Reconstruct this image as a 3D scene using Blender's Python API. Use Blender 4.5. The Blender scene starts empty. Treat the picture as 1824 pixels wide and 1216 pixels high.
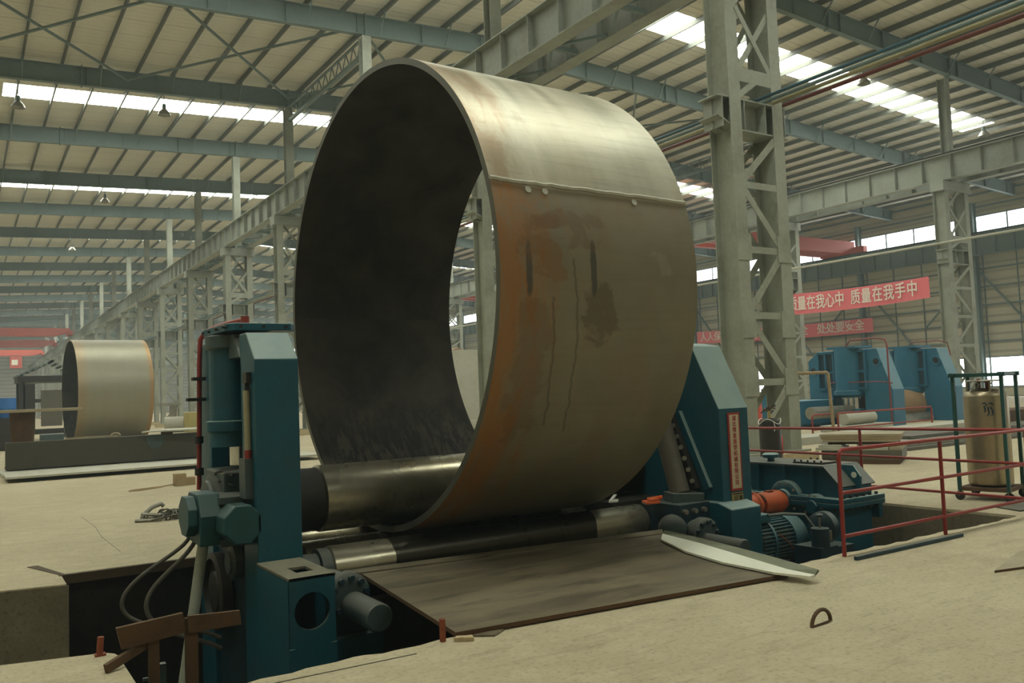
import bpy, bmesh, math, random
from mathutils import Vector, Matrix
random.seed(7)
PI = math.pi
SC = bpy.context.scene
COL = SC.collection

# ------------------------------------------------------------------ camera
cam_d = bpy.data.cameras.new('camera'); cam = bpy.data.objects.new('camera', cam_d); COL.objects.link(cam)
cam_d.sensor_width = 36.0; cam_d.lens = 1520.7 * 36.0 / 1824.0; cam_d.clip_end = 600
def cam_matrix(roll, pitch, yaw, h):
    cy, sy = math.cos(yaw), math.sin(yaw)
    fwd = Vector((sy*math.cos(pitch), cy*math.cos(pitch), math.sin(pitch)))
    rt = Vector((cy, -sy, 0)); up = rt.cross(fwd)
    r2 = rt*math.cos(roll) + up*math.sin(roll); u2 = up*math.cos(roll) - rt*math.sin(roll)
    return Matrix(((r2.x, u2.x, -fwd.x, 0), (r2.y, u2.y, -fwd.y, 0), (r2.z, u2.z, -fwd.z, h), (0, 0, 0, 1)))
cam.matrix_world = cam_matrix(-0.0384806, 0.05892534, 0.57389727, 1.75)
SC.camera = cam

# ------------------------------------------------------------------ world, light, exposure
world = bpy.data.worlds.new('sky'); SC.world = world; world.use_nodes = True
wb = world.node_tree.nodes['Background']; wb.inputs[0].default_value = (0.80, 0.93, 0.90, 1); wb.inputs[1].default_value = 2.2
SKY_EMIT = 13.0       # brightness of the daylight coming through the translucent roof sheets
# dusty workshop air
v_ = world.node_tree.nodes.new('ShaderNodeVolumeScatter'); v_.inputs['Color'].default_value = (.82, .95, .92, 1); v_.inputs['Density'].default_value = .0020; v_.inputs['Anisotropy'].default_value = .2
world.node_tree.links.new(v_.outputs[0], world.node_tree.nodes['World Output'].inputs['Volume'])
WIN_EMIT = 4.5        # and of the frosted wall windows
SC.view_settings.view_transform = 'Standard'; SC.view_settings.look = 'None'
SC.view_settings.exposure = 0.18; SC.view_settings.gamma = 1.0; SC.view_settings.use_curve_mapping = False
SC.cycles.max_bounces = 7; SC.cycles.diffuse_bounces = 5; SC.cycles.glossy_bounces = 3
SC.cycles.sample_clamp_indirect = 6.0; SC.cycles.adaptive_threshold = .02
SC.cycles.caustics_reflective = False; SC.cycles.caustics_refractive = False

# ------------------------------------------------------------------ materials
def new_mat(name):
    m = bpy.data.materials.new(name); m.use_nodes = True
    return m, m.node_tree.nodes, m.node_tree.links, m.node_tree.nodes['Principled BSDF']
def c4(c): return (c[0], c[1], c[2], 1)
def coords(N, L, scale=(1, 1, 1), kind='Object', rot=(0, 0, 0)):
    t = N.new('ShaderNodeTexCoord'); mp = N.new('ShaderNodeMapping'); mp.inputs['Scale'].default_value = scale
    mp.inputs['Rotation'].default_value = rot
    L.new(t.outputs[kind], mp.inputs['Vector']); return mp.outputs[0]
def noise(N, L, vec, scale, detail=5, rough=.6, dist=0):
    n = N.new('ShaderNodeTexNoise'); n.inputs['Scale'].default_value = scale; n.inputs['Detail'].default_value = detail
    n.inputs['Roughness'].default_value = rough; n.inputs['Distortion'].default_value = dist
    L.new(vec, n.inputs['Vector']); return n.outputs['Fac']
def ramp(N, L, fac, stops):
    r = N.new('ShaderNodeValToRGB'); e = r.color_ramp.elements
    while len(e) < len(stops): e.new(.5)
    for k, (p, c) in enumerate(stops):
        e[k].position = p; e[k].color = c4(c) if not isinstance(c, (int, float)) else (c, c, c, 1)
    L.new(fac, r.inputs[0]); return r.outputs[0]
def mix(N, L, fac, a, b, mode='MIX'):
    m = N.new('ShaderNodeMix'); m.data_type = 'RGBA'; m.blend_type = mode
    for sock, v in ((m.inputs[0], fac), (m.inputs[6], a), (m.inputs[7], b)):
        if hasattr(v, 'node'): L.new(v, sock)
        elif isinstance(v, (int, float)): sock.default_value = v
        else: sock.default_value = c4(v)
    return m.outputs[2]
def mth(N, L, op, a, b=0.0, clamp=False):
    m = N.new('ShaderNodeMath'); m.operation = op; m.use_clamp = clamp
    for s, v in ((m.inputs[0], a), (m.inputs[1], b)):
        if hasattr(v, 'node'): L.new(v, s)
        else: s.default_value = v
    return m.outputs[0]
def bump(N, L, P, h, strength=.2, dist=.01):
    b = N.new('ShaderNodeBump'); b.inputs['Strength'].default_value = strength; b.inputs['Distance'].default_value = dist
    L.new(h, b.inputs['Height']); L.new(b.outputs[0], P.inputs['Normal'])

def paint(name, col, rough=.5, dirt=(.10, .085, .06), amount=.35, scale=3.0, metal=0.0, dust=None):
    m, N, L, P = new_mat(name)
    v = coords(N, L)
    f = noise(N, L, v, scale, 8, .65)
    base = mix(N, L, ramp(N, L, f, [(.45, 0.0), (.75, amount)]), col, dirt)
    f2 = noise(N, L, v, scale*9, 3, .5)
    base = mix(N, L, ramp(N, L, f2, [(.4, 0.0), (.9, .25)]), base, [min(1, x*1.5+.01) for x in col])
    if dust:     # grey workshop dust lies on the upward faces
        g = N.new('ShaderNodeNewGeometry'); sx = N.new('ShaderNodeSeparateXYZ'); L.new(g.outputs['Normal'], sx.inputs[0])
        up = mth(N, L, 'MULTIPLY', ramp(N, L, sx.outputs[2], [(.12, 0.0), (.42, 1.0)]), mth(N, L, 'ADD', mth(N, L, 'MULTIPLY', f, .5), .45))
        base = mix(N, L, up, base, dust)
    L.new(base, P.inputs['Base Color']); P.inputs['Roughness'].default_value = rough; P.inputs['Metallic'].default_value = metal
    P.inputs['Specular IOR Level'].default_value = .35
    bump(N, L, P, f2, .08, .004)
    return m
M = {}
M['blue'] = paint('blue_machine_paint', (.005, .085, .125), .42, (.035, .04, .035), .45, 2.0, dust=(.33, .42, .37))
M['blue_far'] = paint('blue_press_paint', (.022, .135, .22), .45, (.04, .07, .08), .4, .8, dust=(.30, .46, .50))
M['dark_blue'] = paint('dark_blue_paint', (.010, .040, .060), .5, (.03, .028, .022), .6, 4.0, dust=(.12, .14, .12))
M['teal_dark'] = paint('dark_teal_housing', (.010, .075, .085), .5, (.035, .04, .035), .5, 3.0, dust=(.07, .11, .10))
M['motor_teal'] = paint('teal_motor_paint', (.035, .13, .16), .45, (.05, .07, .06), .4, 5.0, dust=(.15, .22, .21))
M['grey_blue'] = paint('grey_blue_machine_grey', (.055, .085, .085), .5, (.03, .03, .025), .6, 5.0, dust=(.16, .16, .13))
M['column'] = paint('grey_green_column_paint', (.30, .315, .25), .6, (.11, .09, .055), .5, 1.2)
M['frame_steel'] = paint('blue_grey_roof_steel', (.145, .195, .185), .6, (.12, .13, .12), .3, .5)
M['purlin'] = paint('galvanised_purlin', (.115, .12, .10), .55, (.09, .09, .075), .3, .7)
M['beam'] = paint('crane_beam_paint', (.30, .32, .27), .6, (.15, .13, .085), .55, .8)
M['red'] = paint('red_railing_paint', (.27, .032, .026), .4, (.16, .03, .02), .5, 6.0)
M['red_crane'] = paint('orange_red_crane_paint', (.50, .075, .045), .5, (.38, .08, .05), .4, .6)
M['orange'] = paint('orange_coupling_paint', (.52, .10, .03), .5, (.22, .07, .03), .6, 6.0)
M['rust'] = paint('rusty_steel', (.105, .058, .028), .85, (.05, .035, .02), .6, 5.0)
M['rust_red'] = paint('red_rust_steel', (.24, .062, .028), .8, (.10, .04, .02), .6, 8.0)
M['dark'] = paint('oily_dark_steel', (.022, .020, .016), .6, (.05, .04, .028), .5, 6.0)
M['pit_steel'] = paint('brown_angle_steel', (.075, .050, .026), .8, (.035, .026, .016), .5, 8.0)
M['rim'] = paint('dull_rim_steel', (.105, .105, .078), .5, (.09, .07, .045), .5, 5.0, metal=.3)
M['chrome'] = paint('bright_piston_steel', (.75, .74, .70), .22, (.4, .38, .33), .2, 8.0, metal=1.0)
M['steel'] = paint('bare_grey_steel', (.30, .29, .24), .4, (.13, .10, .06), .6, 4.0, metal=.6)
M['pale_steel'] = paint('pale_plate_steel', (.42, .41, .33), .6, (.30, .28, .2), .5, 1.5)
M['dull_plate'] = paint('dull_brown_plate_steel', (.115, .105, .078), .55, (.07, .055, .035), .6, 1.6)
M['dark_plate'] = paint('dark_mill_plate', (.060, .054, .038), .6, (.04, .035, .022), .5, 1.2)
M['white_plate'] = paint('pale_primed_sheet', (.74, .74, .60), .55, (.6, .6, .48), .3, 3.0)
M['olive'] = paint('olive_primed_sheet', (.20, .21, .14), .6, (.14, .13, .09), .4, 4.0)
M['wood'] = paint('sawn_timber', (.34, .25, .14), .8, (.18, .12, .06), .5, 6.0)
M['beige'] = paint('beige_plate_steel', (.34, .29, .19), .7, (.20, .14, .07), .5, 3.0)
M['black'] = paint('black_cylinder_paint', (.018, .017, .014), .45, (.05, .04, .03), .4, 6.0)
M['rubber'] = paint('black_rubber', (.022, .02, .017), .7, (.06, .05, .04), .5, 10.0)
M['cable'] = paint('grey_hose', (.09, .08, .06), .6, (.05, .045, .035), .4, 10.0)
M['teal_rod'] = paint('pale_grey_strut', (.36, .38, .31), .5, (.2, .2, .15), .4, 6.0)
M['green'] = paint('dark_green_frame_paint', (.018, .075, .062), .45, (.03, .05, .04), .4, 8.0)
M['gold'] = paint('dewar_stainless', (.38, .315, .21), .34, (.26, .20, .12), .35, 2.0, metal=.75)
M['banner'] = paint('red_banner_cloth', (.74, .165, .185), .8, (.64, .14, .155), .4, 2.0)
M['white'] = paint('white_lettering', (.78, .70, .62), .8, (.6, .5, .45), .3, 4.0)
M['plate_cream'] = paint('cream_nameplate', (.62, .52, .36), .5, (.5, .4, .26), .3, 6.0)
M['plate_red'] = paint('red_nameplate_ink', (.36, .035, .025), .5, (.28, .04, .03), .3, 6.0)
M['gilt'] = paint('gilt_plate_print', (.42, .33, .13), .45, (.2, .15, .06), .4, 30.0)
M['extinguisher'] = paint('extinguisher_red', (.55, .02, .015), .35, (.35, .02, .02), .3, 4.0)
M['barrel'] = paint('bright_blue_drum', (.02, .14, .42), .45, (.03, .1, .25), .3, 3.0)
M['gauge'] = paint('cream_gauge_tube', (.34, .31, .19), .5, (.2, .17, .1), .5, 9.0)
M['dusty'] = paint('dust_covered_paint', (.19, .18, .125), .8, (.11, .105, .075), .5, 5.0)
M['yellow'] = paint('dull_yellow_paint', (.40, .34, .11), .6, (.3, .24, .09), .4, 3.0)
M['pipe_blue'] = paint('blue_pipe_paint', (.03, .085, .115), .5, (.04, .07, .08), .3, 2.0)
M['pipe_yellow'] = paint('yellow_pipe_paint', (.27, .24, .13), .5, (.2, .17, .09), .4, 2.0)
M['pipe_red2'] = paint('dull_red_oil_pipe', (.20, .045, .045), .5, (.14, .05, .05), .3, 2.0)
M['pipe_red'] = paint('red_pipe_paint', (.12, .035, .026), .5, (.10, .04, .03), .3, 2.0)
M['wrap'] = paint('orange_plastic_wrap', (.75, .13, .03), .3, (.8, .4, .2), .4, 18.0)
M['paper'] = paint('white_scrap_paper', (.65, .65, .58), .7, (.4, .4, .35), .3, 8.0)
M['pipe_brown'] = paint('brown_shell_steel', (.30, .19, .10), .6, (.16, .10, .05), .5, 2.0)

def concrete(name, base, dark, light, rough=.85):
    m, N, L, P = new_mat(name)
    v = coords(N, L)
    f1 = noise(N, L, v, .35, 6, .6); f2 = noise(N, L, v, 3.0, 8, .7); f3 = noise(N, L, v, 26, 4, .65)
    vs = coords(N, L, (1.0, 3.4, 1), rot=(0, 0, .12)); f4 = noise(N, L, vs, 1.6, 7, .72, .8); f5 = noise(N, L, vs, 7.0, 5, .7, .5)
    b = mix(N, L, ramp(N, L, f1, [(.35, 0.0), (.7, 1.0)]), dark, base)
    b = mix(N, L, ramp(N, L, f2, [(.48, 0.0), (.8, .6)]), b, light)
    b = mix(N, L, ramp(N, L, f4, [(.52, 0.0), (.72, .5)]), b, [x*.6 for x in dark])
    b = mix(N, L, ramp(N, L, f5, [(.58, 0.0), (.74, .5)]), b, [x*.55 for x in dark])
    b = mix(N, L, ramp(N, L, f5, [(.24, .5), (.36, 0.0)]), b, [min(1, x*1.15) for x in light])
    b = mix(N, L, ramp(N, L, f3, [(.32, .45), (.48, 0.0)]), b, [x*.45 for x in dark])
    L.new(b, P.inputs['Base Color']); P.inputs['Roughness'].default_value = rough; P.inputs['Specular IOR Level'].default_value = .2
    bump(N, L, P, f2, .05, .01)
    return m
M['floor'] = concrete('dusty_concrete', (.50, .435, .295), (.41, .35, .23), (.60, .53, .375))
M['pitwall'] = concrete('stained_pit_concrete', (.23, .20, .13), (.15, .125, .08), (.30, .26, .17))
M['pit_oil_shade'] = concrete('shaded_oil_concrete', (.022, .019, .013), (.014, .012, .009), (.035, .03, .02))  # oil stain and the pit's shade both put into this near-black colour
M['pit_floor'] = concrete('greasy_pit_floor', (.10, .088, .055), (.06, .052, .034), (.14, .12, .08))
M['plinth'] = concrete('ochre_plinth_concrete', (.52, .42, .25), (.42, .33, .19), (.60, .50, .32))

# corrugated roof underside and wall cladding
def cladding(name, a, b, axis, period, rough=.6):
    m, N, L, P = new_mat(name)
    t = N.new('ShaderNodeTexCoord'); s = N.new('ShaderNodeSeparateXYZ'); L.new(t.outputs['Object'], s.inputs[0])
    w = mth(N, L, 'FRACT', mth(N, L, 'DIVIDE', s.outputs[axis], period))
    rib = ramp(N, L, w, [(0, 1.0), (.10, 1.0), (.16, 0.0), (.84, 0.0), (.92, 1.0)])
    lap = mth(N, L, 'FRACT', mth(N, L, 'DIVIDE', s.outputs[axis], period*4.0))
    seam = ramp(N, L, lap, [(0, .7), (.025, 0.0), (.985, 0.0), (1.0, .7)])
    f = noise(N, L, coords(N, L, (.5, .5, .5)), .8, 5, .6)
    base = mix(N, L, f, a, b)
    base = mix(N, L, seam, base, [x*.35 for x in a])
    base = mix(N, L, mth(N, L, 'MULTIPLY', rib, .0 if axis == 1 else .6), base, [x*.5 for x in a])  # on the walls, shading of the rib valleys is put into the colour
    L.new(base, P.inputs['Base Color']); P.inputs['Roughness'].default_value = rough; P.inputs['Specular IOR Level'].default_value = .2
    bump(N, L, P, rib, .6, .04)
    return m
M['roof'] = cladding('pale_roof_sheet', (.78, .75, .64), (.66, .63, .53), 1, .40)
M['wall'] = cladding('tan_wall_sheet', (.56, .52, .385), (.46, .43, .315), 2, .68)
M['endwall'] = cladding('grey_end_wall_sheet', (.74, .74, .66), (.66, .66, .58), 2, .9)

def glow(name, col, strength):       # translucent sheet lit by the daylight behind it
    m, N, L, P = new_mat(name)
    P.inputs['Base Color'].default_value = (.7, .7, .68, 1); P.inputs['Roughness'].default_value = .6
    P.inputs['Emission Color'].default_value = c4(col); P.inputs['Emission Strength'].default_value = strength
    return m
M['skylight'] = glow('translucent_roof_sheet', (.95, 1, .88), SKY_EMIT)
M['window'] = glow('frosted_daylit_glass', (.93, 1, .99), WIN_EMIT)

# rolled steel of the big ring: UV = (metres along the axis, metres round the circumference)
RR = 2.729
def ring_mat(name, inner=False, small=False):
    m, N, L, P = new_mat(name)
    t = N.new('ShaderNodeTexCoord'); s = N.new('ShaderNodeSeparateXYZ'); L.new(t.outputs['UV'], s.inputs[0])
    U, V = s.outputs[0], s.outputs[1]
    def nz(scale, sc, det=6, rg=.65, dist=0):
        mp = N.new('ShaderNodeMapping'); mp.inputs['Scale'].default_value = sc; L.new(t.outputs['UV'], mp.inputs['Vector'])
        return noise(N, L, mp.outputs[0], scale, det, rg, dist)
    streak = nz(1.6, (2.2, .16, 1), 4, .5); blotch = nz(1.1, (1, 1, 1), 7, .6, .4); fine = nz(14, (1.6, .5, 1), 4)
    cross = nz(4.0, (.25, 3.0, 1), 4)
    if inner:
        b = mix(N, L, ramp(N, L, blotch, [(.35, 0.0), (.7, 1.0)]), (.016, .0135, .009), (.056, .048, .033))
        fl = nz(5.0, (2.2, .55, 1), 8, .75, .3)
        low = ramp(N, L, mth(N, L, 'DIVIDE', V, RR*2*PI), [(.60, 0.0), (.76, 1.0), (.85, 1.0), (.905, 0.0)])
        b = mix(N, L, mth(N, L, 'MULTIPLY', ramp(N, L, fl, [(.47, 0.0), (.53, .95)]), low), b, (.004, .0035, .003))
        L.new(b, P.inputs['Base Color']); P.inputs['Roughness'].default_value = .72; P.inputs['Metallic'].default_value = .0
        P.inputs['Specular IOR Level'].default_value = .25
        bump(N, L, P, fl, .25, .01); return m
    steel = mix(N, L, ramp(N, L, streak, [(.3, 0.0), (.7, 1.0)]), (.44, .42, .315), (.58, .55, .43))
    steel = mix(N, L, ramp(N, L, nz(.9, (1.4, .5, 1), 6, .65, .6), [(.48, 0.0), (.75, .55)]), steel, (.40, .33, .21))
    steel = mix(N, L, ramp(N, L, cross, [(.5, 0.0), (.75, .3)]), steel, (.12, .10, .066))
    if small:
        steel = mix(N, L, .75, steel, (.26, .245, .18))
        edge = mth(N, L, 'MAXIMUM', ramp(N, L, U, [(0, .45), (.3, .3), (.5, 0.0)]), ramp(N, L, mth(N, L, 'SUBTRACT', 3.5, U), [(0, 1.0), (.16, .9), (.3, 0.0)]))
        b = mix(N, L, mth(N, L, 'MULTIPLY', edge, .85), steel, (.42, .24, .09))
    else:
        # below the weld seam the plate is browner and more rusted, above it is cleaner
        seamv = math.radians(162.4)*RR
        below = ramp(N, L, mth(N, L, 'SUBTRACT', mth(N, L, 'MULTIPLY', mth(N, L, 'SUBTRACT', V, seamv), 4.0), 0), [(0, 0.0), (.2, 1.0)])
        brown = mix(N, L, ramp(N, L, blotch, [(.35, 0.0), (.65, 1.0)]), (.135, .117, .070), (.185, .152, .086))
        brown = mix(N, L, ramp(N, L, nz(1.7, (1.2, .45, 1), 6, .6, .5), [(.50, 0.0), (.66, .75)]), brown, (.170, .100, .043))
        b = mix(N, L, mth(N, L, 'MULTIPLY', below, .85), steel, brown)
        # orange rust band along the near rim
        rim = ramp(N, L, mth(N, L, 'ADD', mth(N, L, 'DIVIDE', U, .9), mth(N, L, 'MULTIPLY', mth(N, L, 'SUBTRACT', nz(2.4, (1.6, .5, 1), 7, .7, .5), .5), 3.0)), [(.08, .95), (.42, .35), (.75, 0.0)])
        upper = mth(N, L, 'ADD', mth(N, L, 'MULTIPLY', below, .5), .5)
        b = mix(N, L, mth(N, L, 'MULTIPLY', rim, upper), b, mix(N, L, nz(2.6, (1.5, .5, 1), 6, .7, .4), (.30, .17, .055), (.27, .10, .028)))
        # round oil patch, two dark rubbed marks, thin run marks
        def spot(u0, deg, ru, rv, nzz, k):
            du = mth(N, L, 'DIVIDE', mth(N, L, 'SUBTRACT', U, u0), ru); dv = mth(N, L, 'DIVIDE', mth(N, L, 'SUBTRACT', V, math.radians(deg)*RR), rv)
            q = mth(N, L, 'ADD', mth(N, L, 'POWER', mth(N, L, 'ABSOLUTE', du), 2.0), mth(N, L, 'POWER', mth(N, L, 'ABSOLUTE', dv), 4.0))
            q = mth(N, L, 'ADD', q, mth(N, L, 'MULTIPLY', mth(N, L, 'SUBTRACT', nzz, .5), k))
            return ramp(N, L, q, [(.45, 1.0), (1.25, 0.0)])
        wild = nz(3.2, (1, 1, 1), 6, .65, .6)
        for args, colr, k in (((1.24, 189, .24, .34, wild, 6.0), (.10, .072, .040), .65), ((.33, 180.5, .040, .30, fine, 1.6), (.062, .060, .048), .85), ((1.112, 179.7, .042, .30, fine, 1.6), (.052, .050, .038), .85),
                              ((2.05, 178, .16, .13, wild, 6.0), (.28, .27, .21), .45), ((.55, 176, .30, .34, wild, 6.0), (.20, .098, .034), .6), ((.40, 202, .24, .8, wild, 5.0), (.15, .078, .030), .42), ((.85, 172, .4, .2, wild, 7.0), (.15, .085, .04), .5)):
            b = mix(N, L, mth(N, L, 'MULTIPLY', spot(*args), k), b, colr)
        for u0, v0, sl, vend in ((.60, 186, .115, 214), (.86, 178, .09, 216)):
            cu = mth(N, L, 'ADD', mth(N, L, 'MULTIPLY', mth(N, L, 'SUBTRACT', V, math.radians(v0)*RR), sl), u0)
            wob = mth(N, L, 'MULTIPLY', mth(N, L, 'SUBTRACT', nz(1.5, (.01, 1, 1), 4), .5), .22)
            d = mth(N, L, 'ABSOLUTE', mth(N, L, 'SUBTRACT', mth(N, L, 'SUBTRACT', U, cu), wob))
            inr = mth(N, L, 'MULTIPLY', mth(N, L, 'GREATER_THAN', V, math.radians(v0)*RR), mth(N, L, 'LESS_THAN', V, math.radians(vend)*RR))
            b = mix(N, L, mth(N, L, 'MULTIPLY', mth(N, L, 'MULTIPLY', ramp(N, L, d, [(.003, 1.0), (.022, 0.0)]), inr), .5), b, (.045, .026, .014))
    L.new(b, P.inputs['Base Color'])
    rg = mth(N, L, 'ADD', mth(N, L, 'MULTIPLY', streak, .30), .26 if not small else .33)
    if not small: rg = mth(N, L, 'ADD', rg, mth(N, L, 'MULTIPLY', below, .20)); L.new(mth(N, L, 'SUBTRACT', .66, mth(N, L, 'MULTIPLY', below, .43)), P.inputs['Metallic'])
    L.new(rg, P.inputs['Roughness']); P.inputs['Metallic'].default_value = .55; P.inputs['Specular IOR Level'].default_value = .5
    bump(N, L, P, fine, .06, .01)
    return m
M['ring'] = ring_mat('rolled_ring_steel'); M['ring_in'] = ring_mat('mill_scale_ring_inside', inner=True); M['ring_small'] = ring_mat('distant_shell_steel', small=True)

def roller_mat(name='worn_roller_steel', base=.14, var=.28, ring_reflection=False):
    m, N, L, P = new_mat(name); v = coords(N, L, (1.2, 1.2, 1.2)); f = noise(N, L, v, 1.2, 3, .5); f2 = noise(N, L, coords(N, L, (1.6, .6, .6)), 1.4, 3, .5)
    b = mix(N, L, ramp(N, L, f, [(.35, 0.0), (.7, 1.0)]), (.46, .43, .32), (.27, .24, .16))
    b = mix(N, L, ramp(N, L, f2, [(.50, 0.0), (.85, .5)]), b, (.16, .115, .065))
    if ring_reflection:      # dark reflection of the ring painted into the colour of the roller's middle
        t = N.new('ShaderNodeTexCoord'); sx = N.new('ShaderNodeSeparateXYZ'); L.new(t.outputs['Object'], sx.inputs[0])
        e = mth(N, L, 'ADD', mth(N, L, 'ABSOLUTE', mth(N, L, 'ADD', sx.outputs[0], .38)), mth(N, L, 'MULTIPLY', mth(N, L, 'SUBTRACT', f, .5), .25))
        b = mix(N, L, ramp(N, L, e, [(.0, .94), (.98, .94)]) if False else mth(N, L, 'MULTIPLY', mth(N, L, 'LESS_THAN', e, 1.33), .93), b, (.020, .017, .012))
    L.new(b, P.inputs['Base Color']); P.inputs['Metallic'].default_value = .8; L.new(mth(N, L, 'ADD', mth(N, L, 'MULTIPLY', f2, var), base), P.inputs['Roughness'])
    return m
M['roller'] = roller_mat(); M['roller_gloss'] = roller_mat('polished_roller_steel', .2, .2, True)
def cover_mat():
    m, N, L, P = new_mat('scuffed_cover_plate'); v = coords(N, L); f = noise(N, L, v, .9, 7, .6, .5); f2 = noise(N, L, coords(N, L, (.5, 2.5, 1), rot=(0, 0, .35)), 1.6, 6, .6, .8)
    f3 = noise(N, L, v, 25, 4, .6)
    b = mix(N, L, ramp(N, L, f, [(.35, 0.0), (.65, 1.0)]), (.20, .165, .10), (.125, .10, .06))
    b = mix(N, L, ramp(N, L, f2, [(.48, 0.0), (.64, .8)]), b, (.058, .045, .027))
    b = mix(N, L, ramp(N, L, f3, [(.6, 0.0), (.8, .4)]), b, (.36, .31, .20))
    L.new(b, P.inputs['Base Color']); P.inputs['Roughness'].default_value = .55; P.inputs['Metallic'].default_value = .1; bump(N, L, P, f3, .06, .01); return m
M['cover'] = cover_mat()

# ------------------------------------------------------------------ mesh building
class MB:
    def __init__(s): s.v = []; s.f = []; s.uv = None
    def add(s, vs, fs):
        o = len(s.v); s.v += [tuple(p) for p in vs]; s.f += [tuple(i+o for i in f) for f in fs]; return s
    def box(s, x0, x1, y0, y1, z0, z1):
        return s.add([(x0, y0, z0), (x1, y0, z0), (x1, y1, z0), (x0, y1, z0), (x0, y0, z1), (x1, y0, z1), (x1, y1, z1), (x0, y1, z1)],
                     [(0, 3, 2, 1), (4, 5, 6, 7), (0, 1, 5, 4), (1, 2, 6, 5), (2, 3, 7, 6), (3, 0, 4, 7)])
    def bar(s, p, q, w, h, up=(0, 0, 1)):      # rectangular bar from p to q, w across, h along up
        p, q = Vector(p), Vector(q); d = (q-p).normalized(); u = Vector(up)
        a = d.cross(u)
        if a.length < 1e-4: a = d.cross(Vector((0, 1, 0)))
        a.normalize(); b = a.cross(d).normalized(); a *= w/2; b *= h/2
        vs = [p-a-b, p+a-b, p+a+b, p-a+b, q-a-b, q+a-b, q+a+b, q-a+b]
        return s.add(vs, [(0, 3, 2, 1), (4, 5, 6, 7), (0, 1, 5, 4), (1, 2, 6, 5), (2, 3, 7, 6), (3, 0, 4, 7)])
    def cyl(s, p, q, r, n=24, r2=None, caps=True):
        p, q = Vector(p), Vector(q); d = (q-p).normalized(); a = d.orthogonal().normalized(); b = d.cross(a); r2 = r if r2 is None else r2
        vs = [p+(a*math.cos(2*PI*i/n)+b*math.sin(2*PI*i/n))*r for i in range(n)] + [q+(a*math.cos(2*PI*i/n)+b*math.sin(2*PI*i/n))*r2 for i in range(n)]
        fs = [(i, (i+1) % n, n+(i+1) % n, n+i) for i in range(n)]
        if caps: fs += [tuple(range(n-1, -1, -1)), tuple(range(n, 2*n))]
        return s.add(vs, fs)
    def lathe(s, p, axis, prof, n=32):         # prof: (distance along axis, radius)
        p = Vector(p); d = Vector(axis).normalized(); a = d.orthogonal().normalized(); b = d.cross(a); vs = []; fs = []
        for t, r in prof: vs += [p+d*t+(a*math.cos(2*PI*i/n)+b*math.sin(2*PI*i/n))*max(r, 1e-4) for i in range(n)]
        for k in range(len(prof)-1): fs += [(k*n+i, k*n+(i+1) % n, (k+1)*n+(i+1) % n, (k+1)*n+i) for i in range(n)]
        fs += [tuple(range(n-1, -1, -1)), tuple(range((len(prof)-1)*n, len(prof)*n))]
        return s.add(vs, fs)
    def tube(s, path, r, n=8):
        P = [Vector(p) for p in path]; vs = []; fs = []; a = None
        for i, p in enumerate(P):
            d = (P[min(i+1, len(P)-1)]-P[max(i-1, 0)]).normalized()
            a = d.orthogonal() if a is None else a-d*a.dot(d)
            a = (a if a.length > 1e-5 else d.orthogonal()).normalized(); b = d.cross(a)
            vs += [p+(a*math.cos(2*PI*k/n)+b*math.sin(2*PI*k/n))*r for k in range(n)]
        for i in range(len(P)-1): fs += [(i*n+k, i*n+(k+1) % n, (i+1)*n+(k+1) % n, (i+1)*n+k) for k in range(n)]
        fs += [tuple(range(n-1, -1, -1)), tuple(range((len(P)-1)*n, len(P)*n))]
        return s.add(vs, fs)
    def prism(s, pts, axis, a0, a1):           # polygon extruded along axis 0/1/2; pts give the two other coordinates in order
        def mk(p, a): c = list(p); c.insert(axis, a); return tuple(c)
        n = len(pts); vs = [mk(p, a0) for p in pts] + [mk(p, a1) for p in pts]
        return s.add(vs, [tuple(range(n-1, -1, -1)), tuple(range(n, 2*n))] + [(i, (i+1) % n, n+(i+1) % n, n+i) for i in range(n)])
    def ibeam(s, p, q, w, h, tf=.02, tw=.012, up=(0, 0, 1)):
        p, q, u = Vector(p), Vector(q), Vector(up).normalized()
        s.bar(p+u*(h/2-tf/2), q+u*(h/2-tf/2), w, tf, up); s.bar(p-u*(h/2-tf/2), q-u*(h/2-tf/2), w, tf, up)
        return s.bar(p, q, tw, h-2*tf, up)
    def build(s, name, m, parent=None, smooth=False, bevel=0, label=None):
        o0 = Vector((0, 0, 0)) if parent is None else Vector(parent['_o'])
        me = bpy.data.meshes.new(name); me.from_pydata([tuple(Vector(v)-o0) for v in s.v], [], s.f); me.validate()
        bm = bmesh.new(); bm.from_mesh(me); bmesh.ops.recalc_face_normals(bm, faces=bm.faces); bm.to_mesh(me); bm.free()
        ms = m if isinstance(m, (list, tuple)) else [m]
        for x in ms: me.materials.append(M[x] if isinstance(x, str) else x)
        if smooth:
            for p in me.polygons: p.use_smooth = True
            me.set_sharp_from_angle(angle=math.radians(38))
        o = bpy.data.objects.new(name, me); COL.objects.link(o)
        if bevel:
            b = o.modifiers.new('bevel', 'BEVEL'); b.width = bevel; b.segments = 2; b.limit_method = 'ANGLE'; b.angle_limit = math.radians(40)
        if parent is not None: o.parent = parent
        o['_o'] = tuple(o0)
        if label: o['label'] = label
        return o
def tag(o, label, cat, group=None, kind=None):
    o['label'] = label; o['category'] = cat
    if group: o['group'] = group
    if kind: o['kind'] = kind
    return o
def thing(name, loc, label, cat, group=None, kind=None):
    o = bpy.data.objects.new(name, None); COL.objects.link(o); o.location = loc; o['_o'] = tuple(loc); o.empty_display_size = .2
    return tag(o, label, cat, group, kind)
def dup(root, loc, label=None, group=None, cat=None):
    def cp(o, par):
        c = o.copy(); COL.objects.link(c)
        if par is not None: c.parent = par
        for ch in list(o.children): cp(ch, c)
        return c
    r = cp(root, None); r.location = loc
    if label: r['label'] = label
    if group: r['group'] = group
    return r

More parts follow.
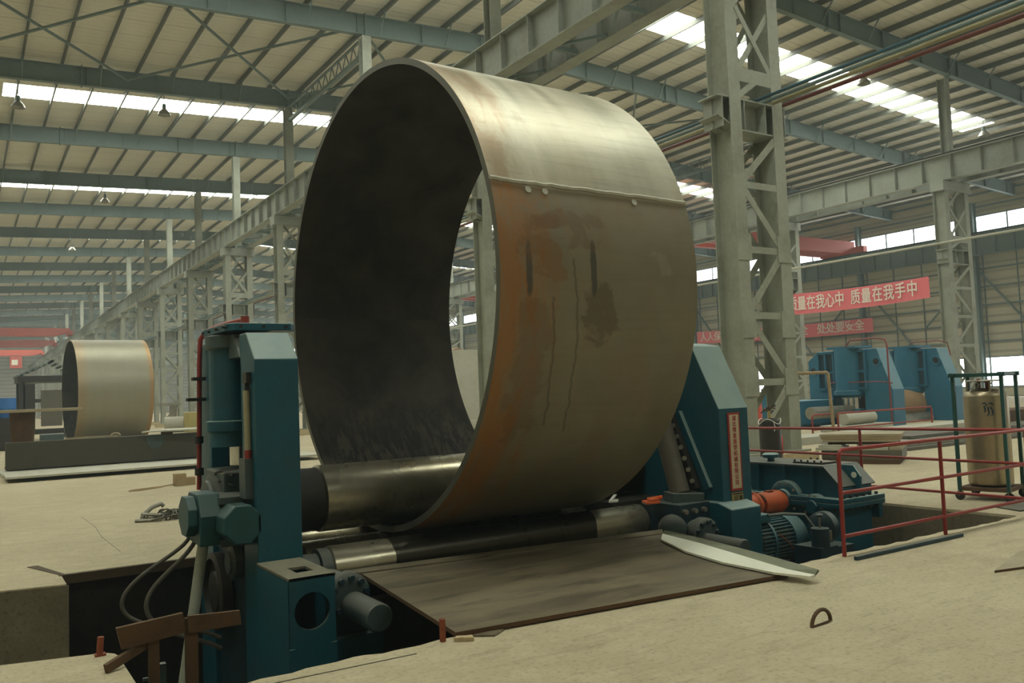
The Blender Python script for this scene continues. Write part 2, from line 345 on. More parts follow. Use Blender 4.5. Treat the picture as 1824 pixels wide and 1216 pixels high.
# ================================================================== THE SETTING
GY = lambda k: 12.3 + 10.01*k          # portal frames every 10 m along the hall
RIDGE = 21.2
def zu(x): return 17.14 - (.045 if x < RIDGE else .05)*abs(x-RIDGE)      # underside of the rafters
XL, XR, YB, YF = -12.2, 66.0, -22.0, 236.0
def struct(mb, name, m, label, cat, **k):
    return tag(mb.build(name, m, **k), label, cat, kind='structure')

# floor slab with the machine pit: a trench runs off to the side of the drop end
PX0, PX1, PY0, PY1 = .93, 10.87, 5.57, 10.35
fl = MB()
edge = []
x = PX0
while x < PX1-.1:
    edge.append((x, PY0 + random.uniform(-.055, .015)*(1 if x < 3.2 or x > 6.2 else .4))); x += random.uniform(.07, .22)
edge = [(PX0, PY0)] + edge[1:] + [(PX1, PY0)]
fl.prism([(XL, YB), (XR, YB), (XR, PY0)] + edge[::-1] + [(XL, PY0)], 2, -2.4, 0)
corner = [(PX0, PY0), (PX0, 6.72)] + [(PX0-.16+.16*math.cos(a), 6.72+.16*math.sin(a)) for a in (.4, .8, 1.2)] + [(PX0-.16, 6.88), (.2, 7.03), (-3.0, 7.1), (-3.0, PY0)]
fl.prism(corner, 2, -2.4, 0)
fl.box(XL, -3.0, PY0, PY1, -2.4, 0)
fl.prism([(-3.0, 9.95), (.3, 9.88), (.885, 9.76), (.885, 10.3), (.62, 11.15), (-3.0, 11.15)], 2, -2.4, 0)
fl.prism([(.62, 11.15), (.86, 10.37), (PX1, 10.35), (PX1, 11.15)], 2, -2.4, 0)
fl.box(PX1, XR, PY0, 11.15, -2.4, 0)
fl.box(XL, -3.0, PY1, 11.15, -2.4, 0)
fl.box(XL, XR, 11.15, YF, -2.4, 0)
struct(fl, 'floor', 'floor', 'dusty tan concrete floor of the workshop around the machine pit', 'floor')
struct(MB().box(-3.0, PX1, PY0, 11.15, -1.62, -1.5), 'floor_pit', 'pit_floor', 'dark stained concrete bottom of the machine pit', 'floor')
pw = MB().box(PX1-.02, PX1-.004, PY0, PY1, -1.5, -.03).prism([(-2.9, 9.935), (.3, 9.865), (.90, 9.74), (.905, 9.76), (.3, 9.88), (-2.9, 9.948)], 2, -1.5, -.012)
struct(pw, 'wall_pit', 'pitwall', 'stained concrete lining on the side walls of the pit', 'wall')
struct(MB().prism([(.615, 11.12), (.86, 10.36), (.93, 10.30), (.72, 11.14)], 2, -.07, .006).box(.86, PX1, 10.27, 10.34, -.09, .006), 'trim_pit_edge', 'pit_steel', 'rusty steel angle edging the far side of the pit', 'trim')
struct(MB().box(.90, PX1-.03, 10.29, 10.345, -1.5, -.09), 'wall_pit_back', 'pit_oil_shade', 'black oil-stained, shadow-darkened far wall of the pit under the floor edge', 'wall')
# expansion joint cut in the floor in front of the pit, hairline crack beyond it
struct(MB().bar((1.55, 5.40, .001), (2.6, 5.365, .001), .012, .003).bar((1.2, 5.30, .001), (1.75, 5.28, .001), .02, .003), 'floor_joint', 'dark', 'thin dark joint line in the floor along the pit edge', 'floor joint')
struct(MB().tube([(1.63, 15.6, 0), (1.66, 14.1, 0), (1.60, 12.9, 0), (1.62, 11.35, 0)], .003, 5), 'floor_crack', 'dark', 'hairline crack across the floor beyond the pit', 'floor crack')

# roof sheets with openings for the translucent strips
def zs(x): return zu(x) + 1.11
SKX0, SKX1 = 1.7, 52.0
sky_y = [7.3 + 20.02*j for j in range(-1, 11)]
roof = MB()
def sheet(mb, x0, x1, y0, y1, dz=0, t=.03):
    xs = [x0] + ([RIDGE] if x0 < RIDGE < x1 else []) + [x1]
    for a, b in zip(xs, xs[1:]):
        mb.add([(a, y0, zs(a)+dz), (b, y0, zs(b)+dz), (b, y1, zs(b)+dz), (a, y1, zs(a)+dz), (a, y0, zs(a)+dz+t), (b, y0, zs(b)+dz+t), (b, y1, zs(b)+dz+t), (a, y1, zs(a)+dz+t)],
               [(0, 3, 2, 1), (4, 5, 6, 7), (0, 1, 5, 4), (1, 2, 6, 5), (2, 3, 7, 6), (3, 0, 4, 7)])
yy = YB
for y in sky_y:
    sheet(roof, XL, XR, yy, y-1.0); sheet(roof, XL, -11.0 if y > 0 else SKX0, y-1.0, y+1.0); sheet(roof, .15, SKX0, y-1.0, y+1.0); sheet(roof, SKX1 if y > 0 else 22.0, XR, y-1.0, y+1.0); yy = y+1.0
sheet(roof, XL, XR, yy, YF)
struct(roof, 'ceiling', 'roof', 'pale ribbed metal roof sheeting above the purlins', 'roof')
for n, y in enumerate(sky_y):
    mb = MB(); sheet(mb, SKX0, SKX1 if y > 0 else 22.0, y-1.0, y+1.0, .005, .02)  # the strip behind the camera is unseen, its short length chosen for fill light
    if y > 0: sheet(mb, -11.0, .15, y-1.0, y+1.0, .005, .02)  # unseen strips added over the left bay to brighten its floor
    tag(mb.build('window_%d' % (n+1), 'skylight'), 'glaring white translucent skylight strip across the roof, including unseen added lengths', 'skylight', 'translucent roof strips', 'structure')

# purlins: lipped channels running the whole length of the hall
k = 0; x = XL + .3
while x < XR:
    z = zs(x) - .01
    mb = MB().bar((x, YB, z-.12), (x, YF, z-.12), .012, .24).bar((x+.035, YB, z-.006), (x+.035, YF, z-.006), .07, .012).bar((x+.035, YB, z-.234), (x+.035, YF, z-.234), .07, .012).bar((x+.066, YB, z-.22), (x+.066, YF, z-.22), .008, .03)
    tag(mb.build('roof_purlin', 'purlin'), 'grey channel purlin running lengthwise under the roof sheets', 'purlin', 'roof purlins', 'structure')
    x += 1.57

# portal rafters with stiffeners and fly braces
def rafter_mb():
    mb = MB()
    for a, b in ((XL, RIDGE), (RIDGE, XR)):
        for lo, hi, w in ((0, .03, .26), (.83, .86, .26), (.03, .83, .016)):
            mb.add([(a, -w/2, zu(a)+lo), (b, -w/2, zu(b)+lo), (b, w/2, zu(b)+lo), (a, w/2, zu(a)+lo), (a, -w/2, zu(a)+hi), (b, -w/2, zu(b)+hi), (b, w/2, zu(b)+hi), (a, w/2, zu(a)+hi)],
                   [(0, 3, 2, 1), (4, 5, 6, 7), (0, 1, 5, 4), (1, 2, 6, 5), (2, 3, 7, 6), (3, 0, 4, 7)])
    x = XL + 2
    while x < XR:
        mb.box(x-.008, x+.008, -.12, .12, zu(x)+.02, zu(x)+.84); x += 3.0
    for x in (4.6, 14.15, 21.2, 31.0, 40.1, 52):
        mb.box(x-.025, x+.025, -.15, .15, zu(x)-.06, zu(x)+.92)
    return mb
def rafter_at(kk):
    root = rafter_mb().build('roof_rafter', 'frame_steel'); return root
raf = rafter_at(0)
brace_mesh = MB().bar((0, .10, .05), (0, .75, .86), .05, .05).bar((0, -.10, .05), (0, -.75, .86), .05, .05).build('fly_brace', 'frame_steel')
brace_mesh['_o'] = (0, 0, 0); brace_mesh.parent = raf; first = True
for n in range(3, 48, 2):
    x = XL + .3 + 1.57*n
    b = brace_mesh if first else brace_mesh.copy()
    if not first: COL.objects.link(b); b.parent = raf
    b.location = (x, 0, zu(x)); first = False
raf.location = (0, GY(-3), 0)
tag(raf, 'deep blue-grey steel rafter crossing the hall under the purlins', 'rafter', 'portal frame rafters', 'structure')
for k in range(-2, 22): dup(raf, (0, GY(k), 0))

# diagonal wind bracing under the roof between the third and the fourth frame
for a in range(-1, 5):
    x0 = -1.1 + 7.6*a; x1 = x0 + 7.6; y0, y1 = GY(2)+.2, GY(3)-.2
    for p, q in (((x0, y0), (x1, y1)), ((x1, y0), (x0, y1))):
        tag(MB().bar((p[0], p[1], zu(p[0])+.45), (q[0], q[1], zu(q[0])+.45), .09, .09).build('roof_brace', 'frame_steel'), 'thin diagonal bracing bar crossed under the roof', 'roof brace', 'roof bracing bars', 'structure')

# side wall with daylit glazing, girts and its own columns
wl = MB()
WZ0, WZ1, LZ0, LZ1 = 12.65, 13.9, .75, 3.0
lower = [(-15, 44.5), (54, 66), (84, 160)]
wl.box(XR, XR+.15, YB, YF, 0, LZ0).box(XR, XR+.15, YB, YF, LZ1, WZ0).box(XR, XR+.15, YB, YF, WZ1, zs(XR)+.2)
ys = [YB] + [v for p in lower for v in p] + [YF]
for a, b in zip(ys[::2], ys[1::2]): wl.box(XR, XR+.15, a, b, LZ0, LZ1)
struct(wl, 'wall_right', 'wall', 'tan ribbed sheet wall along the side of the hall', 'wall')
nw = len(sky_y)
for n, (a, b, z0, z1, lb) in enumerate([(YB, YF, WZ0, WZ1, 'long bright band of high windows above the wall crane beam')] + [(a, b, LZ0, LZ1, t) for (a, b), t in zip(lower, ('low bright window band behind the gas vessel', 'low bright window band seen past the near lattice column', 'low bright window band far down the wall'))]):
    w = MB().box(XR+.05, XR+.09, a, b, z0, z1).build('window_%d' % (nw+1+n), 'window'); tag(w, lb, 'window', kind='structure')
    mu = MB(); y = a
    while y <= b:
        mu.box(XR-.02, XR+.12, y-.05, y+.05, z0, z1); y += 2.5
    mu.box(XR-.02, XR+.12, a, b, z0-.04, z0+.05).box(XR-.02, XR+.12, a, b, z1-.05, z1+.04)
    w['_o'] = (0, 0, 0); mu.build('window_frame', 'frame_steel', w)
for z in (4.2, 5.6, 7.0, 8.4, 9.8, 11.2, 14.6, 15.6):
    tag(MB().box(XR-.14, XR-.003, YB, YF, z-.06, z+.06).build('wall_girt', 'frame_steel'), 'horizontal steel girt carrying the tan wall sheets', 'girt', 'wall girts', 'structure')
for k in range(36):
    tag(MB().box(XR-.10, XR-.003, 20+2.5*k-.03, 20+2.5*k+.03, LZ1, WZ0).build('wall_post', 'frame_steel'), 'thin upright post behind the girts of the tan wall', 'wall post', 'wall posts', 'structure')
for k in range(0, 14):
    y = GY(k) + 3.0
    mb = MB().ibeam((XR-.5, y, 0), (XR-.5, y, zu(XR)), .28, .55, .025, .016, (1, 0, 0))
    tag(mb.build('wall_column', 'frame_steel'), 'plain steel column standing against the tan side wall', 'wall column', 'columns along the side wall', 'structure')
for k in range(2, 8):
    y = GY(k) + 3.0
    for s in (-1, 1):
        tag(MB().bar((XR-.35, y, 9.8), (XR-.35, y+s*4.6, 3.9 if s < 0 else 5.5), .13, .13).build('wall_brace', 'frame_steel'), 'diagonal steel brace against the side wall', 'wall brace', 'wall braces', 'structure')
struct(MB().box(XL-.15, XL, YB, YF, 0, zs(XL)), 'wall_left', 'wall', 'ribbed sheet wall on the near bay side', 'wall')
struct(MB().box(XL, XR, YF, YF+.15, 0, 19), 'wall_back', 'endwall', 'pale sheeted end wall of the hall behind the cranes', 'wall')
struct(MB().box(XL, XR, YB-.15, YB, 0, 19), 'wall_front', 'wall', 'ribbed end wall behind the viewer', 'wall')

# ================================================================== crane runways and columns
def runway(name, X, label, m='beam', z0=11.12, z1=12.28, w=.46, y0=YB+1, y1=YF-1, face=-1):
    root = thing(name, (X, 0, z0), label, 'crane beam')
    MB().box(X-.012, X+.012, y0, y1, z0+.03, z1-.03).build('web', m, root)
    MB().box(X-w/2, X+w/2, y0, y1, z0, z0+.035).build('bottom_flange', m, root)
    MB().box(X-w/2, X+w/2, y0, y1, z1-.035, z1).build('top_flange', m, root)
    MB().box(X-.05, X+.05, y0, y1, z1, z1+.03).box(X-.02, X+.02, y0, y1, z1+.03, z1+.10).box(X-.04, X+.04, y0, y1, z1+.10, z1+.14).build('crane_rail', 'dark', root, label='dark crane rail on top')
    st = MB()
    y = 2.0
    while y < min(y1, 190):
        st.box(X-w/2+.03, X+w/2-.03, y-.012, y+.012, z0+.035, z1-.035); y += 1.43
    st.build('web_stiffener', m, root)
    return root
runway('crane_runway_beam', 13.5, 'grey-green ribbed crane beam over the near column row, on the machine side')
runway('crane_runway_beam', 14.8, 'grey-green ribbed crane beam over the near column row, on the far bay side')
runway('crane_runway_beam', 39.4, 'grey-green ribbed crane beam over the second column row, beside the red banner', z0=11.0, z1=12.2)
runway('crane_runway_beam', 40.8, 'twin crane beam on the hidden side of the second column row', z0=11.0, z1=12.2)
runway('crane_runway_beam', XR-1.0, 'dark crane beam along the tan side wall below the high windows', 'frame_steel', 10.75, 12.4)
# lattice bracing in plan between the twin beams of the near row
tr = thing('runway_bracing_truss', (14.15, 0, 11.1), 'flat lattice bracing between the twin crane beams of the near row', 'bracing truss')
n = 0; y = 10.0
while y < 100:
    MB().bar((13.74, y, 11.2), (14.56, y, 11.2), .12, .12).build('cross_bar', 'frame_steel', tr)
    MB().bar((13.76, y+.1, 11.2), (14.54, y+1.3, 11.2), .07, .07).build('diagonal_bar', 'frame_steel', tr)
    MB().bar((14.54, y+1.5, 11.2), (13.76, y+2.7, 11.2), .07, .07).build('diagonal_bar', 'frame_steel', tr)
    y += 2.86 if y < 60 else 5.72
# lattice ties under the rafters along the column rows
for X, lab in ((14.15, 'light lattice tie truss under the roof along the near column row'), (39.9, 'light lattice tie truss under the roof along the second column row')):
    t = thing('tie_truss', (X, 0, 16), lab, 'tie truss')
    zt, zb = zu(X)-.05, zu(X)-.75
    MB().bar((X, GY(2), zt), (X, GY(3), zt), .10, .08).build('top_chord', 'frame_steel', t)
    MB().bar((X, GY(2), zb), (X, GY(3), zb), .16, .14).build('bottom_chord', 'frame_steel', t)
    web = MB(); y = GY(2)
    while y < GY(3)-.5:
        web.bar((X, y, zb), (X, y+.42, zt), .04, .04).bar((X, y+.42, zt), (X, y+.84, zb), .04, .04); y += .84
    web.build('lattice_web', 'frame_steel', t)

def make_column(x, y, label, hw=.65, group=None, top=11.08):
    root = thing('lattice_column', (x, y, 0), label, 'column', group)
    for s in (-1, 1):
        lx = x + s*hw
        mb = MB().box(lx-.165, lx+.165, y-.30, y-.278, .3, top).box(lx-.165, lx+.165, y+.278, y+.30, .3, top).box(lx-.012, lx+.012, y-.28, y+.28, .3, top)
        mb.box(lx-.28, lx+.28, y-.45, y+.45, .27, .31)
        lg = mb.build('leg', 'column', root)
        g = MB()
        for z in (4.55, 2.95, 1.75): g.box(lx-.165-(.08 if s > 0 else 0), lx+.165+(.08 if s < 0 else 0), y-.312, y-.301, z-.28, z+.28)
        g.build('gusset_plate', 'column', lg)
    zl = [.45, 1.75, 3.13, 4.5, 5.86, 7.0]
    for pl in (-.285, .285):
        for z in zl[1:-1]: MB().bar((x-hw+.12, y+pl, z), (x+hw-.12, y+pl, z), .016, .14).build('lacing_bar', 'column', root)
        for i, (a, b) in enumerate(zip(zl, zl[1:])):
            d = -1 if i % 2 else 1
            MB().bar((x-d*(hw-.14), y+pl, a+.10), (x+d*(hw-.14), y+pl, b-.10), .016, .15).build('lacing_bar', 'column', root)
        zt = [8.25, 9.7, 11.0]
        for i, (a, b) in enumerate(zip(zt, zt[1:])):
            for d in ((-1, 1) if i == 0 else (1 if pl < 0 else -1,)): MB().bar((x-d*(hw-.14), y+pl, a+.05), (x+d*(hw-.14), y+pl+.018*d, b-.05), .016, .13).build('lacing_bar', 'column', root)
        MB().bar((x-hw+.1, y+pl, 8.2), (x+hw-.1, y+pl, 8.2), .02, .30).build('batten_plate', 'column', root)
        MB().bar((x-hw+.14, y+pl, 7.75), (x, y+pl, 8.1), .016, .13).build('lacing_bar', 'column', root)
    cb = MB().box(x-1.05, x+.95, y-.01, y+.01, 7.04, 7.66).box(x-1.15, x+1.0, y-.272, y+.272, 7.66, 7.69)
    cb.add([(x-1.15, y-.272, 7.25), (x-.6, y-.272, 7.0), (x-.6, y+.272, 7.0), (x-1.15, y+.272, 7.25), (x-1.15, y-.272, 7.28), (x-.6, y-.272, 7.03), (x-.6, y+.272, 7.03), (x-1.15, y+.272, 7.28)], [(0, 3, 2, 1), (4, 5, 6, 7), (0, 1, 5, 4), (1, 2, 6, 5), (2, 3, 7, 6), (3, 0, 4, 7)])
    cb.box(x-.6, x+1.0, y-.272, y+.272, 7.0, 7.03)
    for dx in (-1.0, -.35, .3, .9): cb.box(x+dx-.01, x+dx+.01, y-.268, y+.268, 7.04, 7.66)
    cb.build('pipe_bracket', 'beam', root)
    MB().box(x-hw-.3, x+hw+.3, y-.34, y+.34, top-.45, top).build('cap_beam', 'beam', root)
    post = MB().box(x-.20, x+.20, y-.20, y-.18, top, zu(x)-.07).box(x-.20, x+.20, y+.18, y+.20, top, zu(x)-.07).box(x-.012, x+.012, y-.18, y+.18, top, zu(x)-.07)
    post.build('upper_post', 'column', root)
    MB().box(x-hw-.55, x+hw+.30, y-.62, y+.62, 0, .27).build('concrete_plinth', 'plinth', root, label='ochre concrete plinth under the legs')
    return root
near = make_column(14.15, GY(0), 'tall grey lattice column on an ochre plinth behind the blue gearbox')
names = {1: 'grey lattice column seen through the gap in the big ring', 2: 'grey lattice column hidden behind the big ring', 3: 'grey lattice column just behind the top of the blue drop-end frame',
         4: 'grey lattice column rising behind the red oil pipe', 5: 'grey lattice column next after the one behind the red oil pipe'}
for k in range(1, 20):
    dup(near, (14.15, GY(k), 0), names.get(k, 'small distant lattice column in the row receding under the crane beam'), None if k < 6 else 'distant near-row columns')
second = make_column(40.1, 22.6, 'grey lattice column beside the end of the red banner', .85, top=10.95)
n2 = {1: 'grey lattice column of the second row right behind the near lattice column', 2: 'grey second-row lattice column framed in the gap of the big ring'}
for k in range(1, 10):
    dup(second, (40.1, 22.6+10.01*k, 0), n2.get(k, 'distant lattice column of the second row, mostly hidden'), None if k < 3 else 'distant second-row columns')

# service pipes on the column brackets
for X, r, m, lab in ((14.2, .035, 'pipe_blue', 'blue service pipe carried on the column brackets'), (14.45, .04, 'frame_steel', 'dark grey service pipe beside the blue one on the brackets'),
                     (14.68, .04, 'pipe_yellow', 'pale yellow service pipe on the column brackets'), (15.02, .045, 'pipe_red', 'dark red service pipe, outermost on the column brackets')):
    tag(MB().tube([(X, YB+2, 7.69+r), (X, 30, 7.69+r), (X, 190, 7.69+r)], r, 10).build('service_pipe', m, smooth=True), lab, 'pipe')
tag(MB().tube([(39.0, YB+2, 8.0), (39.0, 130, 8.0)], .06, 8).build('service_pipe', 'pale_steel', smooth=True), 'long pale pipe along the second column row above the banner', 'pipe')

# high-bay lamps under the roof
def lamp(x, y, lab, first=[None]):
    x = XL + .3 + 1.57*round((x-XL-.3)/1.57); zt = zs(x) - .19
    if first[0] is None:
        r = thing('high_bay_lamp', (x, y, zt), lab, 'lamp')
        MB().cyl((x, y, zt), (x, y, zt-.75), .018, 8).build('hanging_rod', 'frame_steel', r)
        MB().lathe((x, y, zt-.75), (0, 0, -1), [(0, .09), (.22, .10), (.24, .04)], 16).build('ballast_housing', 'frame_steel', r, smooth=True)
        MB().lathe((x, y, zt-.97), (0, 0, -1), [(0, .06), (.06, .14), (.22, .27), (.34, .31), (.335, .29), (.06, .11)], 24).build('lamp_shade', 'steel', r, smooth=True)
        first[0] = r
    else: dup(first[0], (x, y, zt), lab)
lamp(2.4, 45.2, 'high-bay lamp at the outer end of the nearest skylight strip'); lamp(8.8, 44.3, 'high-bay lamp under the middle of the nearest skylight strip over the machine bay')
lamp(8.5, 65.3, 'high-bay lamp under the second skylight strip over the machine bay'); lamp(8.4, 86.5, 'small far high-bay lamp beyond the second skylight strip')
lamp(36.6, 24.6, 'high-bay lamp beside the long skylight strip of the far bay'); lamp(49.2, 25.6, 'high-bay lamp over the far bay past the upper post')

# bridge cranes
def crane(name, x0, x1, y, z, lab, w=.55, h=1.0, cab=False):
    r = thing(name, ((x0+x1)/2, y, z), lab, 'bridge crane')
    for s in (-1, 1):
        yy = y + s*.9
        MB().prism([(x0, z+.35), (x0+1.6, z+h+.25), (x1-1.6, z+h+.25), (x1, z+.35), (x1, z+.02), (x0, z+.02)] if False else [(x0, z+.55), (x0+1.8, z), (x1-1.8, z), (x1, z+.55), (x1, z+h+.1), (x0, z+h+.1)], 1, yy-w/2, yy+w/2).build('girder', 'red_crane', r)
    for xx in (x0, x1): MB().box(xx-.25, xx+.25, y-2.2, y+2.2, z+.1, z+.6).build('end_carriage', 'red_crane', r)
    xm = x0 + (x1-x0)*.42
    tr = MB().box(xm-1.0, xm+1.0, y-1.2, y+1.2, z+h+.15, z+h+.7).build('trolley', 'frame_steel', r)
    MB().cyl((xm-.5, y, z+h+.9), (xm+.5, y, z+h+.9), .35, 16).build('hoist_drum', 'frame_steel', tr)
    MB().cyl((xm, y, z+h), (xm, y, z-.9), .04, 8).box(xm-.3, xm+.3, y-.2, y+.2, z-1.7, z-.9).build('hook_block', 'frame_steel', r)
    if cab:
        cx = x1-4.5
        MB().box(cx-1.0, cx+1.0, y-1.1, y+1.1, z-2.4, z-.2).build('operator_cab', 'red_crane', r)
        MB().box(cx-.75, cx+.3, y-1.13, y-1.09, z-1.8, z-.8).build('cab_window', 'white_plate', r)
    return r
crane('bridge_crane', XL+.8, 13.4, 141, 12.45, 'red overhead bridge crane nearest down the machine bay')
crane('bridge_crane', XL+.8, 13.4, 165, 12.45, 'red overhead bridge crane second down the machine bay')
crane('bridge_crane', XL+.8, 13.4, 192, 12.45, 'red overhead bridge crane with a hanging cab, farthest down the machine bay', cab=True)
crane('bridge_crane', 41.0, XR-1.06, 46.5, 12.45, 'orange-red bridge crane running up to the high side windows')
crane('bridge_crane', 41.0, XR-1.06, 84, 12.45, 'orange-red bridge crane glimpsed far off through the gap of the ring')

# ================================================================== the rolled ring
def tube_ring(name, x0, yc, zc, r, t, length, ang, mats, n=160, label='', cat='steel ring', group=None, seam=None):
    ax = Vector((math.cos(ang), math.sin(ang), 0)); u = Vector((-math.sin(ang), math.cos(ang), 0)); b = Vector((x0, yc, zc))
    root = thing(name, (x0, yc, zc-r), label, cat, group)
    def skin(nm, rad, m, flip, rim=False):
        vs = []; fs = []; uvs = []
        K = 6
        for k in range(K+1):
            for i in range(n): 
                a = 2*PI*i/n; vs.append(b + ax*(length*k/K) + (u*math.cos(a)+Vector((0, 0, 1))*math.sin(a))*rad)
        for k in range(K):
            for i in range(n):
                j = (i+1) % n; f = (k*n+i, k*n+j, (k+1)*n+j, (k+1)*n+i)
                q = [(length*k/K, 2*PI*i/n*rad), (length*k/K, 2*PI*(i+1)/n*rad), (length*(k+1)/K, 2*PI*(i+1)/n*rad), (length*(k+1)/K, 2*PI*i/n*rad)]
                if flip: f = f[::-1]; q = q[::-1]
                fs.append(f); uvs += q
        me = bpy.data.meshes.new(nm); o0 = Vector(root['_o']); me.from_pydata([tuple(v-o0) for v in vs], [], fs)
        uvl = me.uv_layers.new(name='UVMap')
        for k2, q in enumerate(uvs): uvl.data[k2].uv = q
        for p in me.polygons: p.use_smooth = True
        me.materials.append(M[m]); o = bpy.data.objects.new(nm, me); COL.objects.link(o); o.parent = root; o['_o'] = tuple(o0)
        return o
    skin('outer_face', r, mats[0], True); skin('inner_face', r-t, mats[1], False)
    for k, xx in enumerate((0, length)):
        mb = MB(); vs = []
        for rad in (r, r-t):
            vs += [b+ax*xx+(u*math.cos(2*PI*i/n)+Vector((0, 0, 1))*math.sin(2*PI*i/n))*rad for i in range(n)]
        mb.add(vs, [(i, (i+1) % n, n+(i+1) % n, n+i) for i in range(n)])
        mb.build('rim_edge', mats[2], root)
    if seam is not None:
        a = math.radians(seam); d = u*math.cos(a)+Vector((0, 0, 1))*math.sin(a)
        w = MB(); pts = [b+ax*(length*k/40)+d*(r+.002) + Vector((0, 0, random.uniform(-.006, .006))) for k in range(41)]
        w.tube(pts, .024, 6).build('weld_seam', 'pale_steel', root, smooth=True, label='pale dressed weld seam')
        for tt in (.42, .62, 1.78):
            a2 = a+.028; d2 = u*math.cos(a2)+Vector((0, 0, 1))*math.sin(a2); p = b+ax*tt+d2*r
            MB().cyl(p-d2*.01, p+d2*.012, .035, 12).build('lug_stub', 'pale_steel', root)
    return root
RZ = .2
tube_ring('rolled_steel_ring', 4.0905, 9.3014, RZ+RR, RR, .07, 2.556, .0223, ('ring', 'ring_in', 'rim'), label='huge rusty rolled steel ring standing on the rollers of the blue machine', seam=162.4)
tube_ring('rolled_steel_ring', 4.60, 48.5, 2.62, 2.62, .06, 3.45, .05, ('ring_small', 'ring_in', 'beige'), n=96, label='smaller-looking rolled steel ring standing far down the bay behind the dark plate')

# ================================================================== text
def text_mesh(body, size, origin, right, up, name, m, parent, align='CENTER', depth=.004, bold=.012, xs=1.0):
    cu = bpy.data.curves.new(name, 'FONT'); cu.body = body; cu.size = size; cu.align_x = align; cu.align_y = 'CENTER'; cu.extrude = depth
    cu.offset = size*bold
    to = bpy.data.objects.new(name, cu); COL.objects.link(to)
    bpy.context.view_layer.update()
    me = bpy.data.meshes.new_from_object(to.evaluated_get(bpy.context.evaluated_depsgraph_get()))
    bpy.data.objects.remove(to)
    R, U = Vector(right).normalized(), Vector(up).normalized(); Nn = R.cross(U); o0 = Vector(parent['_o']); og = Vector(origin)
    for v in me.vertices: v.co = og + R*v.co.x*xs + U*v.co.y + Nn*v.co.z - o0
    me.materials.clear(); me.materials.append(M[m])
    o = bpy.data.objects.new(name, me); COL.objects.link(o); o.parent = parent; o['_o'] = tuple(o0)
    return o

# ================================================================== the plate rolling machine
mc = thing('plate_rolling_machine', (5.5, 9.2, -1.5), 'blue plate rolling machine in the pit carrying the huge ring', 'rolling machine')
# --- drop-end frame (towards the trench)
fr = MB()
fr.prism([(8.0, -1.5), (8.0, 2.15), (8.28, 2.42), (8.50, 2.42), (8.52, 2.3), (8.47, 2.1), (8.47, -1.5)], 0, 2.30, 2.72)
fr.prism([(9.70, -1.5), (9.70, 2.3), (9.74, 2.42), (10.0, 2.42), (10.28, 2.15), (10.28, -1.5)], 0, 2.30, 2.72)
df = fr.build('drop_end_frame', 'blue', mc, bevel=.012)
MB().box(2.42, 2.70, 8.46, 9.72, 1.55, 2.38).build('crosshead', 'blue', df, bevel=.01)
MB().box(2.36, 2.70, 8.62, 9.70, -1.5, .30).build('lower_block', 'dark_blue', df)
MB().box(2.68, 2.71, 8.46, 9.71, .3, 1.56).build('web_plate', 'rust', df)
MB().prism([(8.55, 2.2), (8.75, 2.44), (9.55, 2.44), (9.75, 2.2)], 0, 2.31, 2.71).build('top_plate', 'grey_blue', df)
hc = MB().cyl((2.38, 9.15, 1.5), (2.38, 9.15, 2.42), .215, 40)
hcy = hc.build('hydraulic_cylinder', 'blue', mc, smooth=True)
MB().lathe((2.38, 9.15, 1.30), (0, 0, 1), [(0, .235), (.14, .235), (.15, .25), (.16, .25), (.165, .262), (.26, .262), (.27, .22)], 40).build('lower_collar', 'blue', hcy, smooth=True)
MB().lathe((2.38, 9.15, 2.30), (0, 0, 1), [(0, .23), (.02, .25), (.14, .25), (.15, .22)], 40).build('upper_collar', 'grey_blue', hcy, smooth=True)
MB().cyl((2.45, 9.15, 1.1), (2.45, 9.15, 1.32), .095, 28).build('piston_rod', 'chrome', hcy, smooth=True)
tf = MB().prism([(2.20+.02, 8.75), (2.3, 8.62), (2.86, 8.62), (2.94, 8.75), (2.94, 9.55), (2.86, 9.68), (2.3, 9.68), (2.20, 9.55)], 2, 2.47, 2.545).build('top_flange', 'blue', hcy, bevel=.006)
for yy in (8.72, 9.0, 9.3, 9.55): MB().cyl((2.185, yy, 2.51), (2.23, yy, 2.51), .016, 12).build('bolt_hole', 'black', tf)
for xx in (2.35, 2.58, 2.81): MB().cyl((xx, 8.61, 2.51), (xx, 8.65, 2.51), .017, 12).build('bolt_hole', 'black', tf)
MB().box(2.2, 2.72, 8.8, 9.55, .32, 1.06).build('roller_bearing_block', 'grey_blue', mc, bevel=.02)
MB().lathe((2.21, 9.2, .70), (-1, 0, 0), [(0, .33), (.05, .33), (.07, .26), (.10, .25)], 36).build('bearing_cover', 'grey_blue', mc, smooth=True)
MB().lathe((2.32, 9.40, -.22), (-1, 0, 0), [(0, .40), (.10, .40), (.12, .34), (.06, .33), (.05, .22), (.10, .20), (.12, .1)], 40).build('gear_housing', 'dark', mc, smooth=True)
MB().lathe((2.34, 8.80, .16), (-1, 0, 0), [(0, .17), (.08, .17), (.10, .12), (.12, .11)], 28).build('bearing_cover', 'grey_blue', mc, smooth=True)
for z in (.92, 1.02): MB().tube([(2.28, 8.75, z), (2.2, 8.9, z+.05), (2.2, 9.1, z+.02), (2.18, 9.16, z-.2), (2.19, 9.1, z-.45)], .011, 6).build('thin_hose', 'rubber', mc, smooth=True)
